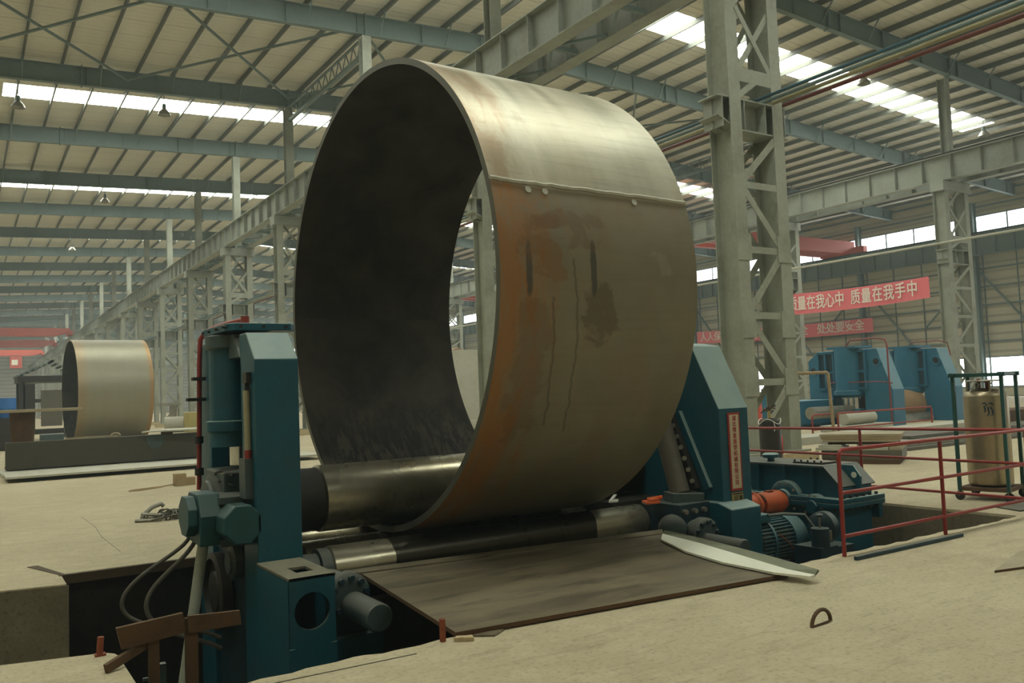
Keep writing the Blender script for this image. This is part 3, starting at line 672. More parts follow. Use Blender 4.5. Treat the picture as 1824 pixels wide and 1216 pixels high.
# gauge rod on the frame's flank
gr = MB().cyl((2.27, 8.16, 1.30), (2.27, 8.18, 1.86), .032, 14).build('gauge_rod', 'gauge', mc, smooth=True)
MB().cyl((2.27, 8.16, 1.22), (2.27, 8.16, 1.30), .036, 14).build('rod_seat', 'red', gr, smooth=True)
MB().box(2.25, 2.31, 8.11, 8.24, 1.93, 2.03).box(2.25, 2.29, 8.15, 8.19, 1.86, 1.94).build('upper_clip', 'black', gr)
MB().box(2.22, 2.30, 8.10, 8.30, .85, 1.22).build('rod_housing', 'grey_blue', gr)
# red oil pipe
op = MB().tube([(2.54, 9.15, 2.54), (2.54, 9.15, 2.60), (2.52, 9.2, 2.625), (2.46, 9.6, 2.62), (2.40, 9.85, 2.60), (2.31, 9.92, 2.555), (2.26, 9.95, 2.47), (2.245, 9.95, 2.2), (2.235, 9.95, 1.6), (2.22, 9.95, .8)], .027, 12).build('oil_pipe', 'red', mc, smooth=True)
MB().cyl((2.54, 9.15, 2.53), (2.54, 9.15, 2.66), .045, 16).build('pipe_elbow', 'red', op, smooth=True)
for z, w in ((2.03, .07), (1.80, .13)): MB().box(2.235-w, 2.235+w, 9.9, 10.0, z-.018, z+.018).build('pipe_clamp', 'dark', op)
for z in (1.35, 1.0): MB().cyl((2.225, 9.95, z-.04), (2.225, 9.95, z+.04), .048, 12).build('pipe_coupling', 'dark', op, smooth=True)
# tilt drive housing with its octagonal covers
td = MB().prism([(8.30, .70), (8.42, .90), (8.80, .90), (8.92, .70), (8.92, .44), (8.34, .42)], 0, 1.86, 2.06).build('tilt_drive_housing', 'teal_dark', mc, bevel=.012)
MB().prism([(8.46+.26*math.cos(PI/8+i*PI/4)*.9+.14, .69+.20*math.sin(PI/8+i*PI/4)) for i in range(8)], 0, 1.77, 1.86).build('octagonal_cover', 'teal_dark', td, bevel=.01)
MB().prism([(2.17+.185*math.cos(PI/8+i*PI/4), .63+.19*math.sin(PI/8+i*PI/4)) for i in range(8)], 1, 8.0, 8.5).build('octagonal_cover', 'teal_dark', td, bevel=.012)
MB().box(2.04, 2.32, 8.3, 8.9, .40, .47).box(2.04, 2.32, 8.3, 8.9, .80, .86).build('support_bracket', 'grey_blue', td)
MB().cyl((1.955, 8.6, .46), (1.66, 8.62, -1.5), .052, 16).build('tilt_rod', 'teal_rod', mc, smooth=True)
def bez(pts, n=40):
    out = []
    for k in range(n+1):
        t = k/n; q = [Vector(p) for p in pts]
        while len(q) > 1: q = [a.lerp(b, t) for a, b in zip(q, q[1:])]
        out.append(q[0])
    return out
MB().tube(bez([(1.87, 8.8, .47), (1.75, 8.8, .20), (.88, 8.8, .15), (1.02, 8.8, -.34), (1.55, 8.8, -.36), (1.75, 8.7, -.30), (2.1, 8.6, -.5)]), .020, 10).build('hose', 'cable', mc, smooth=True)
MB().tube(bez([(1.90, 8.7, .44), (1.72, 8.7, .10), (1.25, 8.7, .10), (1.30, 8.7, -.30), (1.55, 8.7, -.38), (1.9, 8.6, -.45), (2.1, 8.6, -.6)]), .022, 10).build('hose', 'cable', mc, smooth=True)
# square bearing box in front of the drop end
bb = MB()
bx0, bx1, by0, by1, bz = 2.28, 2.69, 7.08, 7.99, .27
bb.box(bx0, bx0+.02, by0+.02, by1, -1.5, bz-.02).box(bx1-.02, bx1, by0+.02, by1, -1.5, bz-.02)
n = 40; cx, cz, cr = 2.478, -.02, .155      # front plate with a round opening
circ = [(cx+cr*math.cos(2*PI*i/n+PI/4), cz+cr*math.sin(2*PI*i/n+PI/4)) for i in range(n)]
def sq(a):
    c, s = math.cos(a), math.sin(a); t = min((bx1-bx0)/2/abs(c) if abs(c) > 1e-6 else 9, .29/abs(s) if abs(s) > 1e-6 else 9); return (cx+(c*t)*1.0, cz+s*t)
outer = [sq(2*PI*i/n+PI/4) for i in range(n)]
outer = [(min(max(a, bx0), bx1), b) for a, b in outer]
for yy0, yy1 in ((by0, by0+.03),):
    vs = [(a, yy0, b) for a, b in outer]+[(a, yy0, b) for a, b in circ]+[(a, yy1, b) for a, b in outer]+[(a, yy1, b) for a, b in circ]
    fs = []
    for i in range(n):
        j = (i+1) % n; fs += [(i, j, n+j, n+i), (2*n+i, 3*n+i, 3*n+j, 2*n+j), (n+i, n+j, 3*n+j, 3*n+i)]
    bb.add(vs, fs)
bb.box(bx0, bx1, by0, by0+.03, -1.5, -.31)
bbx = bb.build('bearing_box', 'blue', mc)
MB().box(bx0, 2.42, by0, by1, bz-.025, bz).box(2.58, bx1, by0, by1, bz-.025, bz).box(2.42, 2.58, by0, 7.30, bz-.025, bz).box(2.42, 2.58, 7.55, by1, bz-.025, bz).build('top_plate', 'dusty', bbx, label='dusty top plate with a square hole')
# bolted flanges with adjusting cylinders, one at each end
def flange(x, y, z, r, stub0, stub1, sr, nb=10):
    f = MB().lathe((x, y, z), (0, -1, 0), [(-.5, r*.8), (-.12, r*.8), (-.1, r), (0, r), (.01, r*.95), (.02, r*.6)], 36).build('bolted_flange', 'grey_blue', mc, smooth=True)
    for i in range(nb):
        a = 2*PI*i/nb+.2; bx, bz2 = x+r*.78*math.cos(a), z+r*.78*math.sin(a)
        MB().cyl((bx, y-.005, bz2), (bx, y-.06, bz2), r*.125, 10).build('cap_bolt', 'dark_blue', f)
    MB().lathe(stub0, Vector(stub1)-Vector(stub0), [(0, sr), ((Vector(stub1)-Vector(stub0)).length-.015, sr), ((Vector(stub1)-Vector(stub0)).length, sr*.9)], 28).build('adjusting_cylinder', 'grey_blue', mc, smooth=True)
flange(2.99, 7.55, -.06, .21, (3.03, 7.56, -.15), (3.03, 6.95, -.15), .125)
MB().box(2.70, 3.30, 7.5, 8.1, -1.5, -.42).build('flange_pedestal', 'blue', mc)
MB().box(2.70, 3.19, 7.6, 8.2, -.42, .02).build('flange_block', 'dark_blue', mc)
flange(7.52, 7.50, -.06, .21, (7.50, 7.5, -.12), (7.49, 6.87, -.12), .095)
MB().lathe((7.20, 7.72, .02), (-.55, -.8, 0), [(-.12, .17), (0, .17), (.03, .13), (.035, .06)], 28).build('hand_wheel_cover', 'grey_blue', mc, smooth=True)
MB().box(7.3, 7.80, 7.7, 8.4, -.2, .30).build('flange_block', 'dark_blue', mc)
for i in range(3): MB().cyl((7.36+.16*i, 7.70, .22), (7.36+.16*i, 7.64, .22), .03, 10).build('cap_bolt', 'steel', mc)
# --- fixed end frame
ff = MB().prism([(7.55, .14), (7.55, 1.44), (7.97, 2.25), (8.25, 2.30), (9.7, 2.30), (10.3, 1.44), (10.3, -1.5), (7.9, -1.5), (7.9, .14)], 0, 7.89, 8.41).build('fixed_end_frame', 'blue', mc, bevel=.012)
np_ = MB().box(8.025, 8.235, 7.535, 7.549, .415, 1.385).build('nameplate', 'plate_red', ff)
MB().box(8.05, 8.21, 7.531, 7.536, .445, 1.36).build('nameplate_field', 'plate_cream', ff)
for i, ch in enumerate('湖北鄂重重型机械有限公司'):
    text_mesh(ch, .070, (8.13, 7.530, 1.31-.0725*i), (1, 0, 0), (0, 0, 1), 'nameplate_lettering', 'plate_red', ff, depth=.0015)
MB().box(8.035, 8.23, 7.535, 7.549, .285, .395).build('data_plate', 'gilt', ff)
dp = MB().box(8.045, 8.22, 7.532, 7.536, .372, .386)
for r_ in range(5): dp.box(8.065, 8.135, 7.532, 7.536, .295+.014*r_, .302+.014*r_)
dp.box(8.15, 8.155, 7.532, 7.536, .29, .37).box(8.17, 8.21, 7.532, 7.536, .30, .355)
dp.build('data_plate_print', 'black', ff)
MB().prism([(7.34, -1.5), (7.34, .235), (7.45, .27), (7.56, .30), (7.9, .30), (7.9, -1.5)], 0, 7.80, 8.32).build('foot_box', 'blue', mc, bevel=.015)
# inclined side-roller guides on the frame's flank
MB().bar((7.86, 8.24, 1.40), (7.86, 7.76, .44), .06, .11, (0, 1, .4)).build('guide_bar', 'blue', mc, bevel=.006)
gs = MB().bar((7.80, 8.42, 1.62), (7.80, 7.92, .44), .10, .10, (0, 1, .4)).build('guide_strip', 'dark', mc)
for i in range(8):
    t = (i+.5)/8; p = Vector((7.74, 8.36, 1.58)).lerp(Vector((7.74, 7.88, .48)), t)
    MB().cyl(p, p-Vector((.03, .02, 0)), .03, 8).build('cap_bolt', 'steel', gs)
MB().cyl((7.58, 8.34, 1.55), (7.62, 8.02, .40), .125, 28).build('side_cylinder', 'dull_plate', mc, smooth=True)
MB().bar((7.45, 8.05, .36), (7.85, 7.92, .34), .30, .12).build('cylinder_foot', 'grey_blue', mc, bevel=.01)
MB().box(7.0, 7.9, 8.6, 10.0, -.5, .28).build('bearing_bridge', 'dark', mc)
# --- rollers
def roller(name, y, z, r, xa, xb, j0, j1, jr, m='roller', nm2='dark'):
    o = MB().lathe((xa, y, z), (1, 0, 0), [(0, r*.93), (.02, r), (xb-xa-.02, r), (xb-xa, r*.93)], 64).build(name, m, mc, smooth=True)
    MB().lathe((j0, y, z), (1, 0, 0), [(0, jr), (xa-j0-.12, jr), (xa-j0-.11, r*.94), (xa-j0, r*.94)], 48).build('journal', nm2, o, smooth=True)
    MB().lathe((xb, y, z), (1, 0, 0), [(0, r*.94), (.11, r*.94), (.12, jr), (j1-xb, jr)], 48).build('journal', nm2, o, smooth=True)
    return o
roller('top_roller', 9.30, .645, .368, 3.32, 7.30, 2.75, 7.88, .348, nm2='dark')
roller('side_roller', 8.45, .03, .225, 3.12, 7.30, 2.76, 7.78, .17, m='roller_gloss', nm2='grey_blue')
roller('side_roller', 10.08, .03, .20, 3.12, 7.30, 2.76, 7.78, .15)
roller('bottom_roller', 9.30, -.06, .25, 3.12, 7.30, 2.76, 7.88, .2)
MB().prism([(3.16, 8.16), (3.26, 7.94), (6.84, 7.505), (7.02, 7.72)], 2, -.02, .05).build('apron_strip', 'cover', mc, label='long flat strip in front of the rollers')
MB().box(3.3, 7.0, 8.0, 8.15, -1.5, -.25).build('bed_beam', 'dark', mc)

# scraps lying on the machine
tag(MB().prism([(7.02, 8.00), (7.24, 7.96), (7.27, 8.10), (7.1, 8.16)], 2, .31, .35).bar((7.08, 8.02, .36), (7.27, 8.0, .37), .07, .03).bar((7.14, 8.1, .36), (7.26, 7.95, .39), .05, .04).bar((7.2, 8.1, .35), (7.27, 8.16, .36), .05, .03).build('plastic_wrapper', 'wrap', bevel=.012), 'crumpled orange plastic wrapper lying beside the end of the top roller', 'wrapper')
tag(MB().prism([(6.98, 8.66), (7.10, 8.62), (7.22, 8.75), (7.2, 8.80)], 2, .283, .30).bar((7.02, 8.68, .30), (7.18, 8.76, .36), .04, .01).build('paper_scrap', 'paper'), 'white paper scrap on the dark bearing bridge beside the ring', 'paper scrap')

# ================================================================== gearbox with couplings, motor and valve
gb = thing('gearbox', (10.0, 8.6, -1.5), 'big blue gearbox with sloping end standing in the pit beside the railing', 'gearbox')
up_ = MB().prism([(7.2, .19), (7.2, .33), (7.45, .575), (10.2, .575), (10.2, .19)], 0, 9.72, 10.36).build('upper_housing', 'blue', gb, bevel=.008)
MB().box(9.66, 10.42, 7.43, 10.24, .575, .60).build('top_plate', 'grey_blue', up_, label='dusty top plate')
MB().bar((10.04, 7.18, .335), (10.04, 7.44, .592), .74, .02, (0, -1, 1)).build('sloping_plate', 'grey_blue', up_)
for y in (7.62, 8.08, 8.55, 9.1): MB().box(9.66, 9.722, y-.012, y+.012, .19, .575).build('stiffener_rib', 'blue', up_)
MB().prism([(7.10, .25), (7.10, .46), (7.20, .60), (7.40, .60), (7.30, .30)], 0, 9.985, 10.015).build('lifting_lug', 'blue', up_)
MB().cyl((9.975, 7.19, .475), (10.025, 7.19, .475), .04, 20).build('lug_hole', 'white_plate', up_)
ic = MB().box(9.84, 10.22, 7.58, 8.06, .60, .62).build('inspection_cover', 'black', up_)
MB().box(9.86, 10.20, 7.60, 8.04, .62, .626).build('lid', 'steel', ic)
for i in range(5):
    for xx in (9.855, 10.205): MB().cyl((xx, 7.6+.11*i, .626), (xx, 7.6+.11*i, .65), .014, 8).build('cover_bolt', 'dark', ic)
MB().lathe((9.9, 8.5, .60), (0, 0, 1), [(0, .05), (.05, .05), (.055, .11), (.10, .12), (.12, .09)], 20).build('breather_cap', 'blue', up_, smooth=True)
fg = MB().box(9.58, 10.50, 7.10, 10.25, .13, .19).box(9.58, 10.50, 7.10, 10.25, .065, .125).build('joint_flange', 'blue', gb, bevel=.006)
for i in range(6): MB().cyl((9.68+.14*i, 7.15, .19), (9.68+.14*i, 7.15, .225), .022, 8).build('flange_bolt', 'dark', fg)
for i in range(6): MB().cyl((9.68+.14*i, 7.15, .065), (9.68+.14*i, 7.15, .03), .022, 8).build('flange_nut', 'dark', fg)
MB().prism([(9.62, 7.28), (10.36, 7.22), (10.36, 10.2), (9.62, 10.2)], 2, -1.5, .065).build('lower_housing', 'blue', gb, bevel=.01)
MB().box(10.38, 10.46, 7.12, 7.26, -.12, .065).build('hook_lug', 'blue', gb)
def bcover(y, z, r):
    c = MB().lathe((9.72, y, z), (-1, 0, 0), [(0, r), (.10, r), (.11, r*.9), (.12, r*.55), (.16, r*.5)], 36).build('bearing_cover', 'blue', gb, smooth=True)
    for i in range(10):
        a = 2*PI*i/10; MB().cyl((9.61, y+r*.88*math.cos(a), z+r*.88*math.sin(a)), (9.59, y+r*.88*math.cos(a), z+r*.88*math.sin(a)), .018, 8).build('cover_bolt', 'steel', c)
bcover(8.06, .13, .245); bcover(7.58, .06, .165); bcover(8.9, .13, .2)
MB().box(9.6, 9.72, 7.66, 7.95, .02, .2).build('bearing_bridge', 'blue', gb)
for j, (x0, x1, r) in enumerate(((9.10, 9.58, .15), (8.78, 9.08, .155))):
    uj = MB().lathe((x0, 8.06, .10), (1, 0, 0), [(0, r*.5), (.01, r*.95), (.04, r), ((x1-x0)*.55, r), ((x1-x0)*.62, r*1.12), ((x1-x0)*.8, r*1.05), (x1-x0, r*.75)], 32).build('universal_joint', 'orange', gb, smooth=True)
    sp = [(x0-.004, 8.06+(.02+.016*k*.5)*math.cos(k*.6), .10+(.02+.016*k*.5)*math.sin(k*.6)) for k in range(16)]
    MB().tube(sp, .012, 6).build('joint_ring', 'rust', uj, smooth=True)
    MB().bar((x0+.2, 8.06, .10-r*1.1), (x0+.2, 8.06, .10+r*1.1), .10, .08, (0, 1, 0)).build('yoke_cross', 'rust_red', uj)
MB().cyl((8.43, 8.06, .10), (8.8, 8.06, .10), .09, 20).build('drive_shaft', 'orange', gb, smooth=True)

mt = thing('electric_motor', (9.0, 7.75, -1.5), 'teal finned electric motor in the pit just behind the fixed frame foot', 'motor')
MX, MY, MZ = 8.45, 7.72, -.30
MB().cyl((MX, MY, MZ), (MX+.62, MY, MZ), .235, 32).build('motor_body', 'grey_blue', mt, smooth=True)
for i in range(36):
    a = 2*PI*i/36; MB().bar((MX+.02, MY+.258*math.cos(a), MZ+.258*math.sin(a)), (MX+.60, MY+.258*math.cos(a), MZ+.258*math.sin(a)), .009, .06, (0, math.cos(a), math.sin(a))).build('cooling_fin', 'motor_teal', mt)
MB().lathe((MX+.60, MY, MZ), (1, 0, 0), [(0, .305), (.22, .305), (.26, .28), (.27, .1)], 36).build('fan_cowl', 'motor_teal', mt, smooth=True)
MB().lathe((MX+.22, MY, MZ), (1, 0, 0), [(0, .297), (.035, .297)], 36).build('clamp_ring', 'motor_teal', mt, smooth=True)
MB().box(MX+.05, MX+.25, MY-.2, MY+.05, MZ+.26, MZ+.37).build('terminal_box', 'motor_teal', mt, bevel=.01)
MB().box(MX, MX+.65, MY-.22, MY+.22, -1.5, MZ-.25).build('motor_base', 'dark_blue', mt)
MB().tube([(MX+.28, MY-.3, MZ+.12), (MX+.42, MY-.32, MZ), (MX+.52, MY-.32, MZ-.1), (MX+.62, MY-.3, MZ-.2), (MX+.64, MY-.2, MZ-.3)], .009, 6).build('cable', 'rust_red', mt, smooth=True)

vl = thing('brake_unit', (8.95, 7.0, -1.5), 'dark blue brake and valve unit between the motor and the gearbox', 'valve unit')
MB().cyl((8.85, 6.9, -.28), (8.85, 6.9, -.06), .11, 20).build('valve_body', 'dark_blue', vl, smooth=True)
MB().cyl((8.85, 6.9, -.06), (8.85, 6.9, .10), .012, 8).build('valve_stem', 'steel', vl)
MB().lathe((8.85, 6.9, .08), (0, 0, 1), [(0, .03), (.02, .05), (.04, .03)], 14).build('valve_knob', 'dark_blue', vl, smooth=True)
MB().box(8.72, 9.05, 6.8, 7.2, -1.5, -.28).build('pedestal', 'dark_blue', vl)
MB().lathe((9.3, 7.15, -.12), (-1, 0, 0), [(0, .2), (.1, .2), (.12, .15), (.14, .05)], 30).build('brake_drum', 'dark_blue', vl, smooth=True)
MB().tube([(8.5, 7.4, .08), (8.75, 7.35, .08), (8.95, 7.2, .06), (9.0, 7.1, -.1)], .02, 8).build('pipe', 'grey_blue', vl, smooth=True)
MB().box(8.92, 9.0, 6.84, 6.92, -.22, -.10).build('sight_glass', 'steel', vl)
MB().box(9.1, 9.5, 6.9, 7.3, -1.5, -.33).build('drum_stand', 'dark_blue', vl)

# ================================================================== things on the floor by the pit
def plate_with_edges(name, poly, z0, z1, top, side, label, cat):
    o = MB().prism(poly, 2, z0, z1).build(name, [top, side])
    for p in o.data.polygons: p.material_index = 0 if abs(p.normal.z) > .5 else 1
    return tag(o, label, cat)
plate_with_edges('cover_plate', [(3.27, 7.90), (2.98, 5.50), (3.6, 5.44), (4.7, 5.34), (6.19, 5.19), (6.99, 7.46)], .012, .045, 'cover', 'rust', 'big scuffed brown steel plate bridging the pit in front of the rollers', 'steel plate')
tp = thing('curved_template', (6.4, 6.2, .05), 'long pale curved sheet metal template lying on the brown plate', 'template')
MB().prism([(6.711, 7.381), (6.588, 6.671), (6.36, 5.783), (6.211, 5.219), (6.201, 4.912), (6.11, 4.90), (6.02, 5.22), (6.03, 5.82), (6.17, 6.46), (6.45, 7.12)], 2, .055, .075).build('pale_face', 'white_plate', tp)
mid = [(6.711, 7.381), (6.588, 6.671), (6.36, 5.783), (6.211, 5.219), (6.201, 4.912)]; top_ = [(6.73, 7.36), (6.669, 6.842), (6.522, 6.089), (6.389, 5.505), (6.234, 4.90)]
mb = MB()
nn = len(mid); mb.add([(a, b, .076) for a, b in mid]+[(a, b, .115) for a, b in top_]+[(a, b, .060) for a, b in mid]+[(a+.01, b, .10) for a, b in top_],
       [(i, i+1, nn+i+1, nn+i) for i in range(nn-1)]+[(2*nn+i, 3*nn+i, 3*nn+i+1, 2*nn+i+1) for i in range(nn-1)]+[(nn+i, nn+i+1, 3*nn+i+1, 3*nn+i) for i in range(nn-1)])
mb.build('olive_flange', 'olive', tp)
tag(MB().prism([(2.93, 5.44), (3.05, 5.36), (3.07, 5.42), (2.97, 5.475)], 2, 0, .03).build('concrete_chip', 'plinth', bevel=.004), 'small concrete chip at the near corner of the brown plate', 'concrete chip')
tag(MB().prism([(3.08, 5.47), (3.22, 5.36), (3.36, 5.45), (3.20, 5.50)], 2, 0, .012).build('steel_offcut', 'cover'), 'flat triangular offcut under the front edge of the brown plate', 'offcut')
tag(MB().box(2.855, 2.89, 5.48, 5.515, 0, .16).build('post_stub', 'rust_red', bevel=.004), 'short red steel post stub at the near corner of the brown plate', 'post stub')
tag(MB().cyl((.82, 6.80, 0), (.83, 6.80, .13), .022, 12).box(.79, .86, 6.77, 6.83, 0, .015).build('post_stub', 'rust_red'), 'short rusty red stub on the floor corner beside the trench', 'post stub')
rb = [(5.20+.13*math.cos(a)*1.0, 4.09+.02*math.cos(a), .0+.10*math.sin(a)) for a in [PI*k/12 for k in range(13)]]
tag(MB().tube(rb, .014, 8).tube([rb[0], (5.26, 4.08, .006), rb[-1]], .010, 8).build('lifting_eye', 'rust', smooth=True), 'small rusty lifting eye sticking out of the near floor', 'lifting eye')
tag(MB().bar((7.25, 5.26, .02), (9.10, 5.26, .02), .035, .035).build('steel_bar', 'dark_blue'), 'long dark square bar on the floor in front of the railing', 'steel bar')
tag(MB().bar((7.35, 5.33, .008), (9.0, 5.36, .008), .05, .012).build('steel_strip', 'pale_steel'), 'flat pale strip lying between the dark bar and the railing', 'steel strip')
plate_with_edges('steel_plate', [(7.63, 4.14), (8.4, 3.95), (9.6, 3.7), (9.6, 4.4), (8.6, 4.42)], .0, .022, 'beige', 'rust', 'thin tan steel plate at the edge of the floor beyond the lifting eye', 'steel plate')
plate_with_edges('pit_cover', [(11.2, 5.7), (11.9, 5.66), (12.1, 6.05), (11.35, 6.1)], 0, .015, 'dull_plate', 'dark', 'flat dark cover plate on the floor under the gas vessel trolley', 'cover plate')

# brown steel stands in the pit corner
st = thing('steel_stand', (1.11, 6.42, -1.5), 'rusty T-shaped steel stand with a slanting bar, beside the trench corner', 'steel stand')
MB().add([(.875, 6.40, .262), (1.305, 6.40, .292), (1.325, 6.40, .155), (.91, 6.40, .115), (.875, 6.44, .262), (1.305, 6.44, .292), (1.325, 6.44, .155), (.91, 6.44, .115)], [(0, 1, 2, 3), (7, 6, 5, 4), (0, 4, 5, 1), (1, 5, 6, 2), (2, 6, 7, 3), (3, 7, 4, 0)]).build('head_plate', 'rust', st)
MB().box(1.085, 1.155, 6.44, 6.475, -1.5, .25).build('leg', 'rust', st)
MB().bar((.80, 6.32, .03), (1.15, 6.52, .13), .035, .06).build('slanting_bar', 'rust', st)
st = thing('steel_stand', (1.34, 6.40, -1.5), 'rusty T-shaped steel stand right in front of the grey tilt rod', 'steel stand')
MB().add([(1.332, 6.37, .272), (1.69, 6.37, .250), (1.70, 6.37, .150), (1.335, 6.37, .155), (1.332, 6.40, .272), (1.69, 6.40, .250), (1.70, 6.40, .150), (1.335, 6.40, .155)], [(0, 1, 2, 3), (7, 6, 5, 4), (0, 4, 5, 1), (1, 5, 6, 2), (2, 6, 7, 3), (3, 7, 4, 0)]).build('head_plate', 'rust', st)
MB().box(1.32, 1.405, 6.405, 6.44, -1.5, .25).build('leg', 'rust', st)
tag(MB().bar((1.22, 6.8, -1.5), (1.22, 6.75, -.12), .06, .05).bar((1.1, 6.78, -.22), (1.22, 6.78, -.22), .02, .02).build('angle_post', 'grey_blue'), 'short grey angle post standing between the two rusty stands', 'post')

# railings
rl = thing('safety_railing', (7.34, 5.45, 0), 'red tube railing round the open pit beside the gearbox', 'railing')
MB().tube([(7.34, 5.45, 0), (7.34, 5.45, .97), (7.355, 5.45, 1.02), (7.39, 5.45, 1.045), (10.92, 5.45, 1.045), (10.95, 5.48, 1.045), (10.95, 10.3, 1.0)], .021, 12).build('top_rail', 'red', rl, smooth=True)
for z in (.62, .195): MB().tube([(7.34, 5.45, z), (10.93, 5.45, z+.01), (10.95, 5.48, z+.01), (10.95, 10.3, z+.02)], .019, 10).build('lower_rail', 'red', rl, smooth=True)
for x, y in ((9.11, 5.45), (10.95, 5.45), (10.95, 7.75), (10.95, 10.3)): MB().cyl((x, y, 0), (x, y, 1.02), .021, 12).build('post', 'red', rl, smooth=True)

# gas vessel on its trolley
dw = thing('gas_vessel', (12.17, 6.56, .16), 'bronze-coloured steel gas vessel inside a green trolley frame', 'gas vessel')
MB().lathe((12.17, 6.56, .19), (0, 0, 1), [(0, .24), (.02, .275), (.05, .285), (1.20, .285), (1.24, .28), (1.245, .285), (1.27, .28), (1.31, .25), (1.34, .16), (1.36, .06)], 48).build('vessel_body', 'gold', dw, smooth=True)
MB().lathe((12.17, 6.56, 1.64), (0, 0, 1), [(0, .235), (.012, .25), (.024, .235)], 36).build('guard_ring', 'steel', dw, smooth=True)
for i in range(4):
    a = PI/4+i*PI/2; MB().box(12.17+.22*math.cos(a)-.015, 12.17+.22*math.cos(a)+.015, 6.56+.22*math.sin(a)-.01, 6.56+.22*math.sin(a)+.01, 1.42, 1.65).build('guard_leg', 'gold', dw)
for i, (dx, dy, h, m) in enumerate(((-.05, -.06, .17, 'red'), (.08, -.02, .14, 'steel'), (.02, .09, .18, 'red'), (-.10, .05, .12, 'steel'))):
    MB().cyl((12.17+dx, 6.56+dy, 1.5), (12.17+dx, 6.56+dy, 1.5+h), .022, 10).cyl((12.17+dx-.05, 6.56+dy, 1.5+h*.8), (12.17+dx+.05, 6.56+dy, 1.5+h*.8), .014, 8).build('valve', m, dw, smooth=True)
em = MB()
def on_vessel(a, z, r=.287): return (12.17+r*math.cos(a), 6.56+r*math.sin(a), z)
A0 = math.radians(212)
for pts in (((-.22, 1.34), (-.10, 1.35), (-.02, 1.31)), ((.05, 1.33), (.14, 1.35), (.24, 1.32)), ((-.14, 1.31), (-.10, 1.24), (-.16, 1.22)), ((.02, 1.29), (.05, 1.20), (-.03, 1.17)), ((.12, 1.29), (.20, 1.25), (.22, 1.19), (.12, 1.17))):
    em.tube([on_vessel(A0+u, z) for u, z in pts], .011, 6)
em.build('painted_emblem', 'dark_blue', dw)
tl = thing('vessel_trolley', (12.17, 6.56, 0), 'green steel trolley with castors around the bronze gas vessel', 'trolley')
ca, sa = math.cos(math.radians(12)), math.sin(math.radians(12))
def tp_(u, v, z): return (12.17+u*ca-v*sa, 6.56+u*sa+v*ca, z)
MB().bar(tp_(-.34, 0, .155), tp_(.34, 0, .155), .64, .05).build('deck', 'rust', tl)
for u in (-.33, .33):
    for v in (-.31, .31):
        MB().bar(tp_(u, v, .13), tp_(u, v, 1.74), .045, .045, (ca, sa, 0)).build('post', 'green', tl)
        w = MB().cyl(tp_(u-.015, v, .065), tp_(u+.015, v, .065), .064, 18).build('castor', 'rubber', tl, smooth=True)
        MB().bar(tp_(u-.025, v, .06), tp_(u-.025, v, .14), .006, .05, (ca, sa, 0)).bar(tp_(u+.025, v, .06), tp_(u+.025, v, .14), .006, .05, (ca, sa, 0)).build('castor_fork', 'steel', w)
    MB().bar(tp_(u, -.36, 1.735), tp_(u, .36, 1.735), .05, .05).build('top_bar', 'green', tl)
for v in (-.31, .31): MB().bar(tp_(-.42, v, 1.745), tp_(.45, v, 1.745), .05, .05).build('top_bar', 'green', tl)

# black gas cylinder and extinguisher by the near column
gc = thing('gas_cylinder', (13.02, 11.16, 0), 'fat black gas cylinder with a tied white cord in front of the near column', 'gas cylinder')
MB().lathe((13.02, 11.16, 0), (0, 0, 1), [(0, .18), (.03, .205), (.95, .205), (1.0, .19), (1.04, .13), (1.06, .05)], 36).build('cylinder_body', 'black', gc, smooth=True)
MB().cyl((13.02, 11.16, 1.05), (13.02, 11.16, 1.2), .03, 12).build('valve', 'gilt', gc)
MB().tube([(13.02+.208*math.cos(a), 11.16+.208*math.sin(a), 1.0-.05*math.sin(3*a)) for a in [2*PI*i/24 for i in range(25)]], .008, 6).tube([(12.92, 10.98, 1.0), (12.93, 10.96, .9), (12.90, 10.955, .82)], .008, 6).build('tied_cord', 'paper', gc, smooth=True)
for i in range(5):
    a = i*1.3; MB().tube([(13.02, 11.16, 1.12+.03*i), (13.02+.12*math.cos(a), 11.16+.12*math.sin(a), 1.2+.03*i), (13.02+.15*math.cos(a+.8), 11.16+.15*math.sin(a+.8), 1.12+.04*i), (13.02+.05*math.cos(a+2), 11.16+.05*math.sin(a+2), 1.26)], .012, 6).build('gas_hose', random.choice(['gilt', 'rust', 'rubber']), gc, smooth=True)
ex = thing('fire_extinguisher', (13.98, 11.76, .272), 'small red fire extinguisher on the plinth of the near column', 'fire extinguisher')
MB().lathe((13.98, 11.76, .272), (0, 0, 1), [(0, .06), (.02, .068), (.36, .068), (.41, .05), (.43, .02)], 20).build('cylinder_body', 'extinguisher', ex, smooth=True)
MB().cyl((13.98, 11.76, .69), (13.98, 11.76, .75), .018, 10).bar((13.93, 11.72, .76), (14.04, 11.8, .77), .02, .015).build('valve_handle', 'black', ex)
MB().tube([(13.98, 11.76, .73), (13.90, 11.70, .70), (13.90, 11.69, .5)], .012, 6).build('hose', 'rubber', ex, smooth=True)

